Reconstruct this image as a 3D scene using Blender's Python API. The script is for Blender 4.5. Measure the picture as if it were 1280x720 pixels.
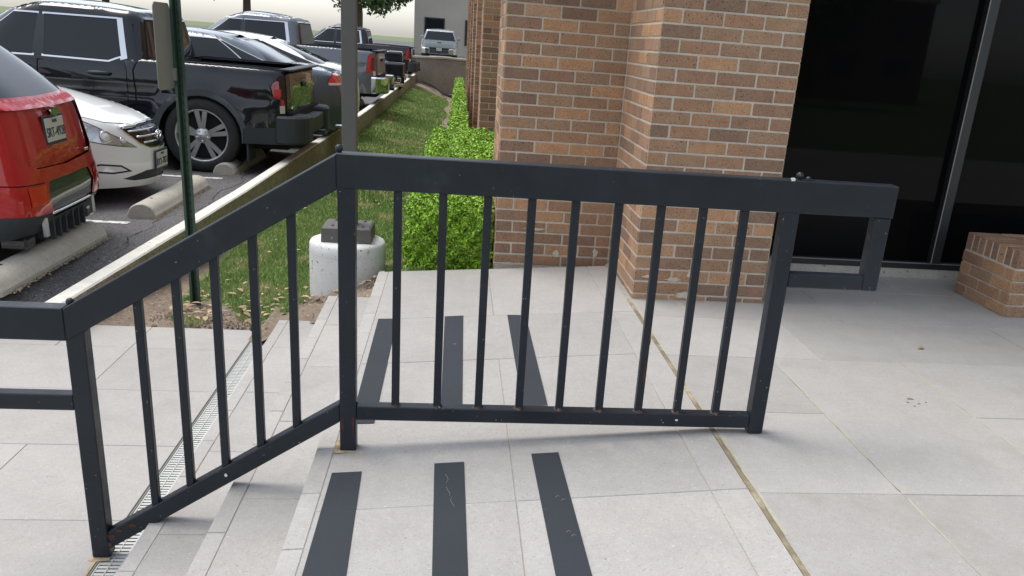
import bpy, bmesh, math, random
import numpy as np
from mathutils import Vector, Matrix
from mathutils.geometry import delaunay_2d_cdt
R = random.Random(7)
S = bpy.context.scene
COL = S.collection
for o in list(bpy.data.objects): bpy.data.objects.remove(o)

# ------------------------------------------------------------------ camera
CAMZ = 1.23
cam = bpy.data.cameras.new("camera"); cam_o = bpy.data.objects.new("camera", cam); COL.objects.link(cam_o)
S.camera = cam_o
cam.sensor_width = 36; cam.sensor_fit = 'HORIZONTAL'
cam.lens = 1036.29 / 1280 * 36
cam.shift_x = (640 - 691) / 1280; cam.shift_y = (415 - 360) / 1280
cam.clip_start = .05; cam.clip_end = 3000
yaw, pit, rol = .130554, .331027, -.0778953
f = Vector((math.sin(yaw) * math.cos(pit), math.cos(yaw) * math.cos(pit), -math.sin(pit)))
r0 = Vector((math.cos(yaw), -math.sin(yaw), 0)); d0 = f.cross(r0)
r = math.cos(rol) * r0 + math.sin(rol) * d0; d = -math.sin(rol) * r0 + math.cos(rol) * d0
M = Matrix((r, -d, -f)).transposed().to_4x4(); M.translation = (0, 0, CAMZ)
cam_o.matrix_world = M
S.render.resolution_x = 1280; S.render.resolution_y = 720

# ------------------------------------------------------------------ light
SUN_AZ, SUN_EL = math.radians(-68), math.radians(66)      # azimuth measured from +Y towards +X
w = bpy.data.worlds.new("World"); S.world = w; w.use_nodes = True
nt = w.node_tree; nt.nodes.clear()
sky = nt.nodes.new('ShaderNodeTexSky'); sky.sky_type = 'NISHITA'; sky.sun_disc = False
sky.sun_elevation = SUN_EL; sky.sun_rotation = SUN_AZ; sky.dust_density = 1.5; sky.air_density = 1.0; sky.ozone_density = 1.0
hs = nt.nodes.new('ShaderNodeHueSaturation'); hs.inputs['Saturation'].default_value = .42
bg = nt.nodes.new('ShaderNodeBackground'); bg.inputs[1].default_value = .15
wo = nt.nodes.new('ShaderNodeOutputWorld')
nt.links.new(sky.outputs[0], hs.inputs['Color']); nt.links.new(hs.outputs[0], bg.inputs[0]); nt.links.new(bg.outputs[0], wo.inputs[0])
sl = bpy.data.lights.new("sun", 'SUN'); sl.energy = 1.6; sl.angle = math.radians(30); sl.color = (1, .96, .9)
so = bpy.data.objects.new("sun", sl); COL.objects.link(so)
sd = Vector((math.sin(SUN_AZ) * math.cos(SUN_EL), math.cos(SUN_AZ) * math.cos(SUN_EL), math.sin(SUN_EL)))
so.rotation_euler = sd.to_track_quat('Z', 'Y').to_euler()
S.view_settings.view_transform = 'Standard'; S.view_settings.look = 'None'
S.view_settings.exposure = 0.82; S.view_settings.gamma = 1

# ------------------------------------------------------------------ helpers
def link(n, me, m=None, parent=None):
    o = bpy.data.objects.new(n, me); COL.objects.link(o)
    if m is not None:
        for q in (m if isinstance(m, (list, tuple)) else [m]):
            if q.name not in [x.name for x in me.materials if x]: me.materials.append(q)
    if parent: o.parent = parent
    return o
def tag(o, label=None, cat=None, group=None, kind=None):
    if label: o['label'] = label
    if cat: o['category'] = cat
    if group: o['group'] = group
    if kind: o['kind'] = kind
    return o
def empty(n, loc=(0, 0, 0), rz=0, **k):
    o = bpy.data.objects.new(n, None); COL.objects.link(o); o.location = loc; o.rotation_euler = (0, 0, rz)
    o.empty_display_size = .1
    return tag(o, **k)
def copy_tree(o, parent=None):
    c = o.copy(); COL.objects.link(c)
    if parent: c.parent = parent
    for ch in list(o.children): copy_tree(ch, c)
    return c
class MB:
    def __init__(s): s.bm = bmesh.new()
    def box(s, x0, x1, y0, y1, z0, z1, bev=0, mat=0, M=None, seg=1):
        c = Vector(((x0 + x1) / 2, (y0 + y1) / 2, (z0 + z1) / 2))
        t = bmesh.new(); g = bmesh.ops.create_cube(t, size=1)
        bmesh.ops.scale(t, vec=(x1 - x0, y1 - y0, z1 - z0), verts=t.verts)
        if bev: bmesh.ops.bevel(t, geom=t.edges[:], offset=bev, segments=seg, affect='EDGES', profile=.6)
        bmesh.ops.translate(t, vec=c, verts=t.verts)
        if M is not None: bmesh.ops.transform(t, matrix=M, verts=t.verts)
        return s._join(t, mat)
    def _join(s, t, mat=0, smooth=False):
        for fc in t.faces: fc.material_index = mat; fc.smooth = smooth
        me = bpy.data.meshes.new("t"); t.to_mesh(me); t.free(); s.bm.from_mesh(me); bpy.data.meshes.remove(me); return s
    def prism(s, poly, a0, a1, axis='y', mat=0, bev=0):
        t = bmesh.new()
        def P(u, v, a): return (u, a, v) if axis == 'y' else ((a, u, v) if axis == 'x' else (u, v, a))
        A = [t.verts.new(P(u, v, a0)) for u, v in poly]; B = [t.verts.new(P(u, v, a1)) for u, v in poly]
        n = len(poly); t.faces.new(A); t.faces.new(B[::-1])
        for i in range(n): t.faces.new((A[i], B[i], B[(i + 1) % n], A[(i + 1) % n]))
        bmesh.ops.recalc_face_normals(t, faces=t.faces)
        if bev: bmesh.ops.bevel(t, geom=t.edges[:], offset=bev, segments=1, affect='EDGES')
        return s._join(t, mat)
    def lathe(s, prof, n=32, axis='z', c=(0, 0, 0), mat=0, smooth=True, a0=0, a1=2 * math.pi):
        t = bmesh.new(); full = abs(a1 - a0 - 2 * math.pi) < 1e-6; rings = []
        for i in range(n if full else n + 1):
            a = a0 + (a1 - a0) * i / n
            ring = []
            for rr, h in prof:
                p = (rr * math.cos(a), rr * math.sin(a), h)
                if axis == 'y': p = (p[0], p[2], p[1])
                if axis == 'x': p = (p[2], p[0], p[1])
                ring.append(t.verts.new((p[0] + c[0], p[1] + c[1], p[2] + c[2])))
            rings.append(ring)
        m = len(rings)
        for i in range(m if full else m - 1):
            A, B = rings[i], rings[(i + 1) % m]
            for j in range(len(prof) - 1):
                t.faces.new((A[j], B[j], B[j + 1], A[j + 1]))
        bmesh.ops.remove_doubles(t, verts=t.verts, dist=1e-5)
        bmesh.ops.recalc_face_normals(t, faces=t.faces)
        return s._join(t, mat, smooth)
    def tube(s, pts, rad, n=8, mat=0, cap=True):
        t = bmesh.new(); pts = [Vector(p) for p in pts]; rings = []
        for i, p in enumerate(pts):
            dd = (pts[min(i + 1, len(pts) - 1)] - pts[max(i - 1, 0)]).normalized()
            u = dd.orthogonal().normalized() if i == 0 else (u - dd * u.dot(dd)).normalized()
            v = dd.cross(u); rr = rad[i] if isinstance(rad, (list, tuple)) else rad
            rings.append([t.verts.new(p + rr * (math.cos(2 * math.pi * k / n) * u + math.sin(2 * math.pi * k / n) * v)) for k in range(n)])
        for a, b in zip(rings, rings[1:]):
            for k in range(n): t.faces.new((a[k], a[(k + 1) % n], b[(k + 1) % n], b[k]))
        if cap: t.faces.new(rings[0][::-1]); t.faces.new(rings[-1])
        bmesh.ops.recalc_face_normals(t, faces=t.faces)
        return s._join(t, mat, True)
    def quad(s, *p, mat=0):
        fc = s.bm.faces.new([s.bm.verts.new(q) for q in p]); fc.material_index = mat; return s
    def build(s, n, m, parent=None):
        me = bpy.data.meshes.new(n); s.bm.to_mesh(me); s.bm.free(); return link(n, me, m, parent)
def pymesh(n, v, fcs, m, parent=None, smooth=False, tint=None, mats=None):
    me = bpy.data.meshes.new(n); me.from_pydata(v, [], fcs)
    if smooth: me.polygons.foreach_set('use_smooth', [True] * len(me.polygons))
    if tint is not None:
        a = me.attributes.new('tint', 'FLOAT', 'FACE'); a.data.foreach_set('value', tint)
    me.update(); o = link(n, me, m, parent)
    return o
def tri_mesh(n, V, k, m, parent=None, tint=None):
    """V: (N,k,3) array of separate k-gons"""
    N = len(V); me = bpy.data.meshes.new(n); me.vertices.add(N * k); me.vertices.foreach_set('co', V.reshape(-1).astype(np.float32))
    me.loops.add(N * k); me.loops.foreach_set('vertex_index', np.arange(N * k, dtype=np.int32))
    me.polygons.add(N); me.polygons.foreach_set('loop_start', np.arange(0, N * k, k, dtype=np.int32))
    me.polygons.foreach_set('loop_total', np.full(N, k, np.int32))
    if tint is not None:
        a = me.attributes.new('tint', 'FLOAT', 'FACE'); a.data.foreach_set('value', np.asarray(tint, np.float32))
    me.update(); me.validate(); return link(n, me, m, parent)

# ------------------------------------------------------------------ materials
def mat(n, base=(.5, .5, .5), rough=.6, metal=0, spec=.5, coat=0, coatr=.03, noise=None, speck=None, rnd=0, bump=None, tint=0, stain=None, space='pos', aniso=None, roughn=None):
    """noise=(scale, amount[, colour2]) ; speck=(scale, thresh, colour) ; rnd = per object value spread ; tint = per face value spread ; stain=(scale,lo,hi,colour)"""
    m = bpy.data.materials.new(n); m.use_nodes = True; t = m.node_tree; N = t.nodes; L = t.links
    b = N['Principled BSDF']; b.inputs['Roughness'].default_value = rough; b.inputs['Metallic'].default_value = metal
    b.inputs['Specular IOR Level'].default_value = spec; b.inputs['Coat Weight'].default_value = coat; b.inputs['Coat Roughness'].default_value = coatr
    if space == 'pos': co = N.new('ShaderNodeNewGeometry').outputs['Position']
    else: co = N.new('ShaderNodeTexCoord').outputs['Object']
    if aniso:
        mp = N.new('ShaderNodeMapping'); mp.inputs['Scale'].default_value = aniso; L.new(co, mp.inputs[0]); co = mp.outputs[0]
    rgb = N.new('ShaderNodeRGB'); rgb.outputs[0].default_value = (*base, 1); cur = rgb.outputs[0]
    def tex(sc, det=5, ro=.6):
        x = N.new('ShaderNodeTexNoise'); x.inputs['Scale'].default_value = sc; x.inputs['Detail'].default_value = det; x.inputs['Roughness'].default_value = ro
        L.new(co, x.inputs['Vector']); return x.outputs['Fac']
    def mix(fac, a, c):
        x = N.new('ShaderNodeMix'); x.data_type = 'RGBA'; L.new(fac, x.inputs[0]); L.new(a, x.inputs[6])
        if isinstance(c, tuple): x.inputs[7].default_value = (*c, 1)
        else: L.new(c, x.inputs[7])
        return x.outputs[2]
    def mr(v, a, bb, c=0, dd=1):
        x = N.new('ShaderNodeMapRange'); L.new(v, x.inputs[0]); x.inputs[1].default_value = a; x.inputs[2].default_value = bb
        x.inputs[3].default_value = c; x.inputs[4].default_value = dd; return x.outputs[0]
    def scale(col, v):
        x = N.new('ShaderNodeVectorMath'); x.operation = 'SCALE'; L.new(col, x.inputs[0]); L.new(v, x.inputs['Scale']); return x.outputs[0]
    if noise:
        for q in (noise if isinstance(noise, list) else [noise]):
            nf = tex(q[0])
            if len(q) > 2: cur = mix(mr(nf, .35, .65), cur, q[2])
            else: cur = scale(cur, mr(nf, .25, .75, 1 - q[1], 1 + q[1]))
    if speck:
        for q in (speck if isinstance(speck, list) else [speck]):
            cur = mix(mr(tex(q[0], 2, .5), q[1], q[1] + .05), cur, q[2])
    if stain: 
        for q in (stain if isinstance(stain, list) else [stain]): cur = mix(mr(tex(q[0], 6, .65), q[1], q[2]), cur, q[3])
    if rnd:
        oi = N.new('ShaderNodeObjectInfo'); cur = scale(cur, mr(oi.outputs['Random'], 0, 1, 1 - rnd, 1 + rnd))
    if tint:
        at = N.new('ShaderNodeAttribute'); at.attribute_name = 'tint'; cur = scale(cur, mr(at.outputs['Fac'], -1, 1, 1 - tint, 1 + tint))
    L.new(cur, b.inputs['Base Color'])
    if roughn: L.new(mr(tex(roughn[0]), .3, .7, rough - roughn[1], rough + roughn[1]), b.inputs['Roughness'])
    if bump:
        bp = N.new('ShaderNodeBump'); bp.inputs['Strength'].default_value = bump[1]; bp.inputs['Distance'].default_value = bump[2] if len(bump) > 2 else .002
        L.new(tex(bump[0]), bp.inputs['Height']); L.new(bp.outputs[0], b.inputs['Normal'])
    return m
m_tile = mat('paving_tile', (.365, .352, .334), .66, noise=[(1.3, .06), (7, .06), (45, .06), (170, .10)], speck=[(150, .63, (.28, .27, .257)), (105, .665, (.46, .45, .43)), (48, .745, (.22, .205, .18))], rnd=.06, bump=(220, .3, .001),
             stain=[(2.3, .56, .80, (.30, .283, .255)), (.9, .58, .75, (.40, .387, .365)), (5.5, .70, .78, (.27, .25, .22))], spec=.35)
m_grout = mat('grout', (.34, .325, .30), .9, noise=(30, .25), stain=(3.1, .50, .62, (.42, .37, .24)))
m_yellow = mat('sealant', (.20, .165, .105), .85, noise=(25, .3), stain=(5, .48, .62, (.40, .35, .24)))
m_resid = mat('joint_residue', (.38, .36, .295), .85, noise=(30, .12))
m_strip = mat('grip_tape', (.021, .026, .034), .85, noise=[(3, .12), (400, .35)], bump=(600, .6, .001), speck=(14, .735, (.10, .10, .10)))
m_steel = mat('painted_steel', (.0125, .0175, .0245), .42, noise=[(5, .25), (25, .12)], speck=[(55, .735, (.22, .24, .26)), (110, .735, (.30, .31, .32))], stain=[(3.0, .62, .78, (.030, .038, .046))], spec=.36, roughn=(12, .1), bump=(40, .08, .001))
m_rust = mat('rust', (.075, .034, .02), .9, noise=(40, .4), stain=(30, .45, .55, (.05, .022, .012)))
m_rustst = mat('rust_stain', (.38, .30, .19), .9, noise=(25, .25), stain=(40, .5, .6, (.30, .20, .10)))
m_white = mat('white_paint_fleck', (.7, .7, .66), .7)
m_mortar = mat('mortar', (.52, .47, .39), .95, noise=[(40, .15), (3, .08)], bump=(200, .5, .002))
def brick_mat():
    m = mat('brick', (.34, .205, .128), .9, noise=[(14, .15), (90, .15)], speck=[(130, .615, (.07, .042, .03)), (140, .69, (.44, .33, .22))], rnd=0, tint=.25, bump=(160, .5, .002))
    t = m.node_tree; N = t.nodes; L = t.links; b = N['Principled BSDF']; src = b.inputs['Base Color'].links[0].from_socket
    oi = N.new('ShaderNodeObjectInfo'); at = N.new('ShaderNodeAttribute'); at.attribute_name = 'tint'
    ad = N.new('ShaderNodeMath'); ad.operation = 'ADD'; L.new(oi.outputs['Random'], ad.inputs[0])
    m2 = N.new('ShaderNodeMath'); m2.operation = 'MULTIPLY'; m2.inputs[1].default_value = 7.31; L.new(at.outputs['Fac'], m2.inputs[0]); L.new(m2.outputs[0], ad.inputs[1])
    fr = N.new('ShaderNodeMath'); fr.operation = 'FRACT'; L.new(ad.outputs[0], fr.inputs[0])
    rp = N.new('ShaderNodeValToRGB'); e = rp.color_ramp.elements; rp.color_ramp.interpolation = 'LINEAR'
    cs = [(0, (.66, .69, .75)), (.25, (.82, .82, .84)), (.45, (1.0, .94, .88)), (.65, (.92, .98, 1.0)), (.82, (1.18, 1.14, 1.02)), (1, (1.32, 1.24, 1.06))]
    e[0].position = 0; e[0].color = (*cs[0][1], 1); e[1].position = 1; e[1].color = (*cs[-1][1], 1)
    for p, c in cs[1:-1]: x = e.new(p); x.color = (*c, 1)
    L.new(fr.outputs[0], rp.inputs[0])
    vm = N.new('ShaderNodeVectorMath'); vm.operation = 'MULTIPLY'; L.new(src, vm.inputs[0]); L.new(rp.outputs[0], vm.inputs[1]); L.new(vm.outputs[0], b.inputs['Base Color'])
    return m
m_brick = brick_mat()
m_asph = mat('asphalt', (.092, .090, .094), .92, noise=[(2.2, .22), (.5, .12), (9, .15)], speck=[(90, .57, (.16, .155, .15)), (45, .66, (.28, .27, .26)), (70, .60, (.028, .028, .028))], stain=[(1.2, .58, .72, (.10, .097, .09))], bump=(160, .8, .004))
m_line = mat('road_paint', (.62, .62, .6), .8, stain=(18, .5, .6, (.25, .25, .24)))
m_curb = mat('curb_paint', (.64, .625, .56), .8, noise=(12, .12), speck=(40, .70, (.20, .18, .13)), bump=(90, .4, .002))
m_curbside = mat('curb_side', (.27, .24, .165), .95, noise=[(10, .3), (60, .3)], speck=(70, .6, (.05, .045, .03)), bump=(70, .8, .005))
m_conc = mat('concrete', (.42, .40, .34), .9, noise=[(5, .14), (50, .12)], speck=(60, .66, (.16, .15, .12)), bump=(100, .5, .002))
m_wallc = mat('old_concrete', (.25, .225, .185), .92, noise=[(1.5, .2), (12, .12)], stain=(.9, .5, .65, (.16, .145, .12)))
m_whitec = mat('white_painted_concrete', (.60, .60, .58), .8, noise=(7, .06), stain=[(22, .60, .68, (.36, .33, .28))], speck=[(30, .69, (.08, .07, .06)), (75, .69, (.12, .10, .08))], bump=(60, .5, .003))
m_pole = mat('bronze_pole', (.090, .086, .080), .5, noise=(4, .06))
m_cover = mat('base_cover', (.088, .083, .076), .6, noise=(9, .15), speck=(70, .68, (.30, .29, .26)))
m_green = mat('green_paint', (.030, .060, .040), .45, noise=(9, .2), speck=(60, .70, (.12, .15, .12)))
m_signback = mat('aluminium', (.20, .21, .195), .5, noise=(6, .08))
m_soil = mat('soil', (.20, .155, .115), .98, noise=[(6, .25), (40, .3)], speck=[(45, .62, (.34, .27, .19)), (35, .66, (.06, .045, .03))], bump=(50, .9, .01))
def grass_mat(n, g1, g2, straw):
    m = mat(n, g1, .7, noise=[(1.1, .2, g2)], stain=[(2.4, .53, .68, straw)], tint=.35, spec=.3)
    return m
m_turf = mat('turf', (.10, .145, .05), .9, noise=[(1.1, .2, (.12, .16, .055)), (30, .3)], stain=[(2.4, .53, .68, (.22, .19, .095))], bump=(60, .8, .01))
m_grass = grass_mat('grass_blade', (.20, .31, .085), (.28, .38, .12), (.60, .52, .30))
m_leaf = mat('hedge_leaf', (.23, .41, .024), .5, noise=[(5, .2, (.20, .36, .025))], tint=.55, spec=.35, stain=(30, .56, .66, (.07, .16, .02)))
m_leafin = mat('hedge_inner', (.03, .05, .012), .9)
m_twig = mat('twig', (.10, .075, .05), .9)
m_dry = mat('dry_leaf', (.42, .31, .19), .8, noise=(20, .2), rnd=.3, tint=.35)
m_glass = mat('dark_glass', (.0040, .0040, .0045), .02, spec=.10)
m_frame = mat('bronze_frame', (.022, .023, .025), .4, noise=(8, .1))
m_frameh = mat('frame_edge', (.22, .21, .19), .4)
m_drainf = mat('drain_frame', (.16, .155, .14), .6)
m_plaster = mat('soffit', (.45, .44, .41), .9, noise=(2, .04))
m_drain = mat('drain_steel', (.50, .505, .48), .5, metal=.0, noise=(20, .12), speck=(60, .68, (.12, .10, .07)))
m_black = mat('black_void', (.008, .008, .008), .95)
# car materials
def paint(n, c, metal=0.0, rough=.35, coat=1): return mat(n, c, rough, metal=metal, coat=coat, coatr=.02, space='obj', noise=(1.2, .03), spec=.12)
m_red = paint('red_paint', (.42, .012, .016), .15, .35)
m_wht = paint('pearl_white_paint', (.80, .81, .80))
m_blk = paint('black_blue_paint', (.006, .008, .012), .0, .25)
m_slate = paint('slate_paint', (.065, .090, .112), .35)
m_grey = paint('grey_paint', (.13, .145, .165), .4)
m_dark = paint('dark_paint', (.010, .011, .014), .2)
m_silver = paint('silver_paint', (.33, .36, .37), .4)
m_clad = mat('black_plastic', (.034, .040, .047), .55, spec=.4, noise=(30, .06))
m_tire = mat('tyre_rubber', (.022, .022, .023), .8, noise=(20, .1))
m_alloy = mat('alloy', (.55, .56, .57), .28, metal=.75)
m_chrome = mat('chrome', (.75, .76, .77), .08, metal=1)
m_cglass = mat('car_glass', (.010, .014, .018), .03, spec=.5)
m_lens = mat('headlight_lens', (.80, .82, .84), .10, spec=.6, metal=.25, coat=1)
m_tail = mat('tail_lens', (.50, .012, .018), .12, coat=1, noise=(30, .12), space='obj')
m_taild = mat('tail_lens_dark', (.16, .006, .010), .12, coat=1)
m_tailw = mat('tail_lens_white', (.6, .5, .48), .15, coat=1)
m_plate = mat('plate', (.50, .50, .44), .5)
m_ink = mat('ink', (.02, .025, .04), .6)
m_seam = mat('panel_gap', (.004, .004, .004), .9)
m_under = mat('underbody', (.006, .006, .006), .9)

def P(o, par): o.parent = par; o.matrix_parent_inverse = par.matrix_basis.inverted(); return o
def built(mb, n, m, par): o = mb.build(n, m); return P(o, par)

# ------------------------------------------------------------------ terrain
XE = .93
def zl(x): return 0.0 if x > XE else (x - XE) * .0735      # landing falls towards the steps
ASPH = -.32; CURBT = -.17; LOW = -.512
def sst(a, b, x): t = min(1, max(0, (x - a) / (b - a))); return t * t * (3 - 2 * t)
def zlawn(x, y):
    near = math.exp(-(max(0, y - 5.1) / 2.2))
    far = -.47 - (.10 + .26 * min(1, max(0, (y - 8) / 24))) * sst(-1.8, -.2, x)
    z = float(np.interp(x, [-2, -1.2, -.98, -.74, -.45, -.2], [-.50, -.50, -.40, -.30, -.19, -.12])) * near + far * (1 - near)
    return z + .012 * math.sin(x * 7 + y * 3.1) * math.sin(y * 5.3 - x * 2)
g = MB(); g.quad((-900, -900, -1.4), (900, -900, -1.4), (900, 900, -1.4), (-900, 900, -1.4)) 
gr = g.build('ground', m_turf); tag(gr, kind='structure')
# lot: behind (far side) it is level with the asphalt
def dip(y): return sst(6.5, 4.7, y)
_v = []; _f = []
_ys = [4.75 + .1 * i for i in range(20)] + [7, 7.5, 9.6, 13.5, 16.3, 24, 34.2]; _xs = [-60, -2.62, -2.5, -2.38, -2.26, -1.9]
for y in _ys:
    for x in _xs: x_ = min(x, float(np.interp(y, [4.67, 4.9, 5.2, 5.5, 5.8, 6.1, 6.5, 7, 13.5, 34], [-2.258, -2.242, -2.196, -2.132, -2.064, -2.004, -1.961, -1.946, -1.83, -1.765])) + .04); _v.append((x_, y, ASPH - .15 * dip(y) * sst(-2.62, -2.3, x)))
for j in range(len(_ys) - 1):
    for i in range(5): q = j * 6 + i; _f.append((q, q + 1, q + 7, q + 6))
lot = pymesh('parking_lot', _v, _f, m_asph, smooth=True); tag(lot, kind='structure')
def line(y, x0, x1, wd=.075):
    MB().box(x0, x1, y - wd / 2, y + wd / 2, ASPH + .001, ASPH + .004).build('parking_line', m_line, lot)
for y in (4.46, 6.71, 8.955, 11.2, 13.45, 15.7, 17.95, 20.2, 22.45, 24.7, 26.95): line(y, -6.6, -2.40 - (.12 if y < 7 else 0))
# soil and lawn sheets
def sheet(n, x0, x1, y0, y1, nx, ny, fz, m, xf=None):
    v = []; fc = []
    for j in range(ny + 1):
        y = y0 + (y1 - y0) * (j / ny) ** 1.3
        for i in range(nx + 1):
            x = x0 + (x1 - x0) * i / nx; v.append((x, y, fz(x, y)))
    for j in range(ny):
        for i in range(nx): q = j * (nx + 1) + i; fc.append((q, q + 1, q + nx + 2, q + nx + 1))
    return pymesh(n, v, fc, m, smooth=True)
def zsoil(x, y):
    z = zlawn(x, y) + .006 * math.sin(x * 23) * math.sin(y * 19) - .006
    ed = 4.87 if x < -1.15 else (4.675 if x < -.71 else (4.735 if x < -.43 else 4.80))
    if y < ed: z = min(z, LOW - .03 if x < -1.15 else z - .05)
    else: z = max(z, -.405 if -1.1 < x < -.72 else (-.275 if -.72 <= x < -.45 else z)) if y < 5.0 else z
    return z
tag(sheet('soil_bed', -2.16, .97, 4.62, 34.3, 80, 260, zsoil, m_soil), kind='structure')
def lawn_in(x, y):      # where grass grows
    b0 = 5.06 + .22 * math.sin(x * 3.1 + .5) + .08 * math.sin(x * 11) - (.2 if x > -1.2 and x < -.95 else 0)
    if x > -.9: b0 = 5.1
    if x > -.42 and y < 9: return 5.0 < y
    hedge = -.24 - .06 * math.sin(y * 1.3) - .10 * min(1, max(0, (y - 14) / 10))
    if y > 9.0 and x > hedge: return False
    if y > 30.5 - (x + .2) * 0.2: return False
    return y > b0
def zl2(x, y): return zlawn(x, y) + (.0 if lawn_in(x, y) else -.04)
tag(sheet('lawn', -1.76, .2, 4.85, 33.9, 60, 200, lambda x, y: zl2(x, y), m_turf), kind='structure')
# grass blades
rg = np.random.default_rng(3)
def blades(n, N, y0, y1, h, wd):
    out = []; tt = []
    while len(out) < N:
        x = rg.uniform(-1.72, -.16); y = y0 + (y1 - y0) * rg.random() ** 1.25
        inn = lawn_in(x, y) and lawn_in(x, y - .06)
        if not inn and not (y < 5.3 and math.sin(x * 9) * math.sin(y * 14 + x * 5) > .60 and rg.random() < .8 and y > 4.88): continue
        if (x + .655) ** 2 + (y - 5.2) ** 2 < .245 ** 2: continue
        hh = h * rg.uniform(.5, 1.25); an = rg.uniform(0, 2 * math.pi); le = rg.normal(0, .45) * hh; a2 = rg.uniform(0, 6.28)
        z = zlawn(x, y) - .005; dx, dy = math.cos(an) * wd / 2, math.sin(an) * wd / 2
        lx, ly = le * math.cos(a2), le * math.sin(a2)
        out.append(((x - dx, y - dy, z), (x + dx, y + dy, z), (x + dx * .6 + lx * .5, y + dy * .6 + ly * .5, z + hh * .6), (x + lx, y + ly, z + hh)))
        tt.append(rg.uniform(-1, 1))
    return np.array(out), tt
V1, t1 = blades('a', 78000, 4.88, 9, .034, .0055); V2, t2 = blades('b', 60000, 9, 33.5, .045, .014)
go = tri_mesh('grass', np.concatenate([V1, V2]), 4, m_grass, tint=np.array(t1 + t2))
tag(go, 'short green grass with straw patches on the slope below the parking lot', 'grass', kind='stuff')
# dry leaves lying in the soil edge
def leaf_shape(cx, cy, cz, L, an, curl):
    p = [(-.5, 0), (-.25, .2), (.1, .22), (.5, 0), (.1, -.22), (-.25, -.2)]; o = []
    ca, sa = math.cos(an), math.sin(an)
    for i, (u, v) in enumerate(p): o.append((cx + (u * ca - v * sa) * L, cy + (u * sa + v * ca) * L, cz + curl * L * (abs(v) * 1.4 + u * .3)))
    return o
LV = []; lt = []
for i in range(150):
    x = R.uniform(-1.75, -.42); y = 4.9 + abs(R.gauss(0, .33))
    if (x + .655) ** 2 + (y - 5.2) ** 2 < .26 ** 2 or y < 4.9: continue
    LV.append(leaf_shape(x, y, zlawn(x, y) + .025, R.choice([.03, .04, .05, .07]), R.uniform(0, 6.28), R.uniform(.1, .6))); lt.append(R.uniform(-1, 1))
for i in range(130):
    x = R.uniform(-1.7, -.3); y = R.uniform(6, 20); LV.append(leaf_shape(x, y, zlawn(x, y) + .05, R.uniform(.025, .05), R.uniform(0, 6.28), .3)); lt.append(R.uniform(0, 1))
o = tri_mesh('leaf_litter', np.array(LV), 6, m_dry, tint=lt); tag(o, 'dry curled leaves scattered over the soil between lawn and paving', 'leaf litter', kind='stuff')
# pebbles and crumbs
pb = []
for i in range(900):
    x = R.uniform(-1.8, -.4); y = 4.87 + abs(R.gauss(0, .2)); z = zlawn(x, y) - .008; s = R.uniform(.005, .016)
    pts = [(x + s * R.uniform(.6, 1) * math.cos(a), y + s * R.uniform(.6, 1) * math.sin(a), z) for a in (0, 1.6, 3.1, 4.7)]
    top = (x, y, z + s * .9)
    for k in range(4): pb.append((pts[k], pts[(k + 1) % 4], top))
tag(tri_mesh('soil_crumbs', np.array(pb), 3, m_soil), 'crumbs of brown soil along the edge of the paving', 'soil', kind='stuff')

# ------------------------------------------------------------------ curb along the lot
cin = [(-2.258, 4.67), (-2.242, 4.9), (-2.196, 5.2), (-2.132, 5.5), (-2.064, 5.8), (-2.004, 6.1), (-1.961, 6.5), (-1.946, 7.0), (-1.93, 7.5), (-1.90, 9.6), (-1.83, 13.5), (-1.80, 16.3), (-1.775, 24), (-1.767, 32.5), (-1.765, 34)]
cw = .107
def offs(p, dlt): return [(x + dlt, y) for x, y in p]
def strip_prism(path, w0, w1, z0, z1):
    m = MB(); t = m.bm
    rows = [[t.verts.new((x + a, y, z if z == z0 else z - .155 * dip(y))) for a, z in ((w0, z0), (w0, z1 - .01), (w0 + .01, z1), (w1 - .01, z1), (w1, z1 - .01), (w1, z0))] for x, y in path]
    t.faces.new(rows[0])
    for a, b in zip(rows, rows[1:]):
        for k in range(5):
            fc = t.faces.new((a[k], a[k + 1], b[k + 1], b[k])); fc.material_index = 1 if k == 4 else 0
    return m
dense = []
for (xa, ya), (xb, yb) in zip(cin, cin[1:]):
    n = max(1, int((yb - ya) / .3))
    for k in range(n): tt_ = k / n; dense.append((xa + (xb - xa) * tt_ + R.uniform(-.002, .002), ya + (yb - ya) * tt_))
dense.append(cin[-1])
cb = strip_prism(dense, 0, cw, -.62, CURBT).build('curb', [m_curb, m_curbside]); tag(cb, kind='structure')
k = MB(); k.prism([(-60, -.62), (-2.17, -.62), (-2.17, ASPH - .152), (-2.3, ASPH - .152), (-2.62, ASPH - .002), (-60, ASPH - .002)], 4.66, 4.76, 'y'); tag(k.build('lot_edge', m_curbside), kind='structure')

# ------------------------------------------------------------------ paving
def tile_mesh(x0, x1, y0, y1, zt, th=.03, gap=.0015, parent=None, name='tile', zf=None):
    zf = zf or (lambda x: zt)
    x0 += gap; x1 -= gap; y0 += gap; y1 -= gap; b = .0018
    dz = R.uniform(-.0006, .0006)
    v = []
    for (xx, yy) in ((x0, y0), (x1, y0), (x1, y1), (x0, y1)): v.append((xx, yy, zf(xx) - th))
    for (xx, yy) in ((x0, y0), (x1, y0), (x1, y1), (x0, y1)): v.append((xx, yy, zf(xx) - b + dz))
    for (xx, yy) in ((x0 + b, y0 + b), (x1 - b, y0 + b), (x1 - b, y1 - b), (x0 + b, y1 - b)): v.append((xx, yy, zf(xx) + dz))
    fc = [(8, 9, 10, 11)]
    for k in range(4):
        k2 = (k + 1) % 4; fc += [(k, k2, 4 + k2, 4 + k), (4 + k, 4 + k2, 8 + k2, 8 + k)]
    return pymesh(name, v, fc, m_tile, parent)
land = MB()
land.prism([(-.426, -.62), (XE, -.62), (XE, -.003), (-.426, zl(-.43) - .003)], -3, 4.795, 'y')
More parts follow.
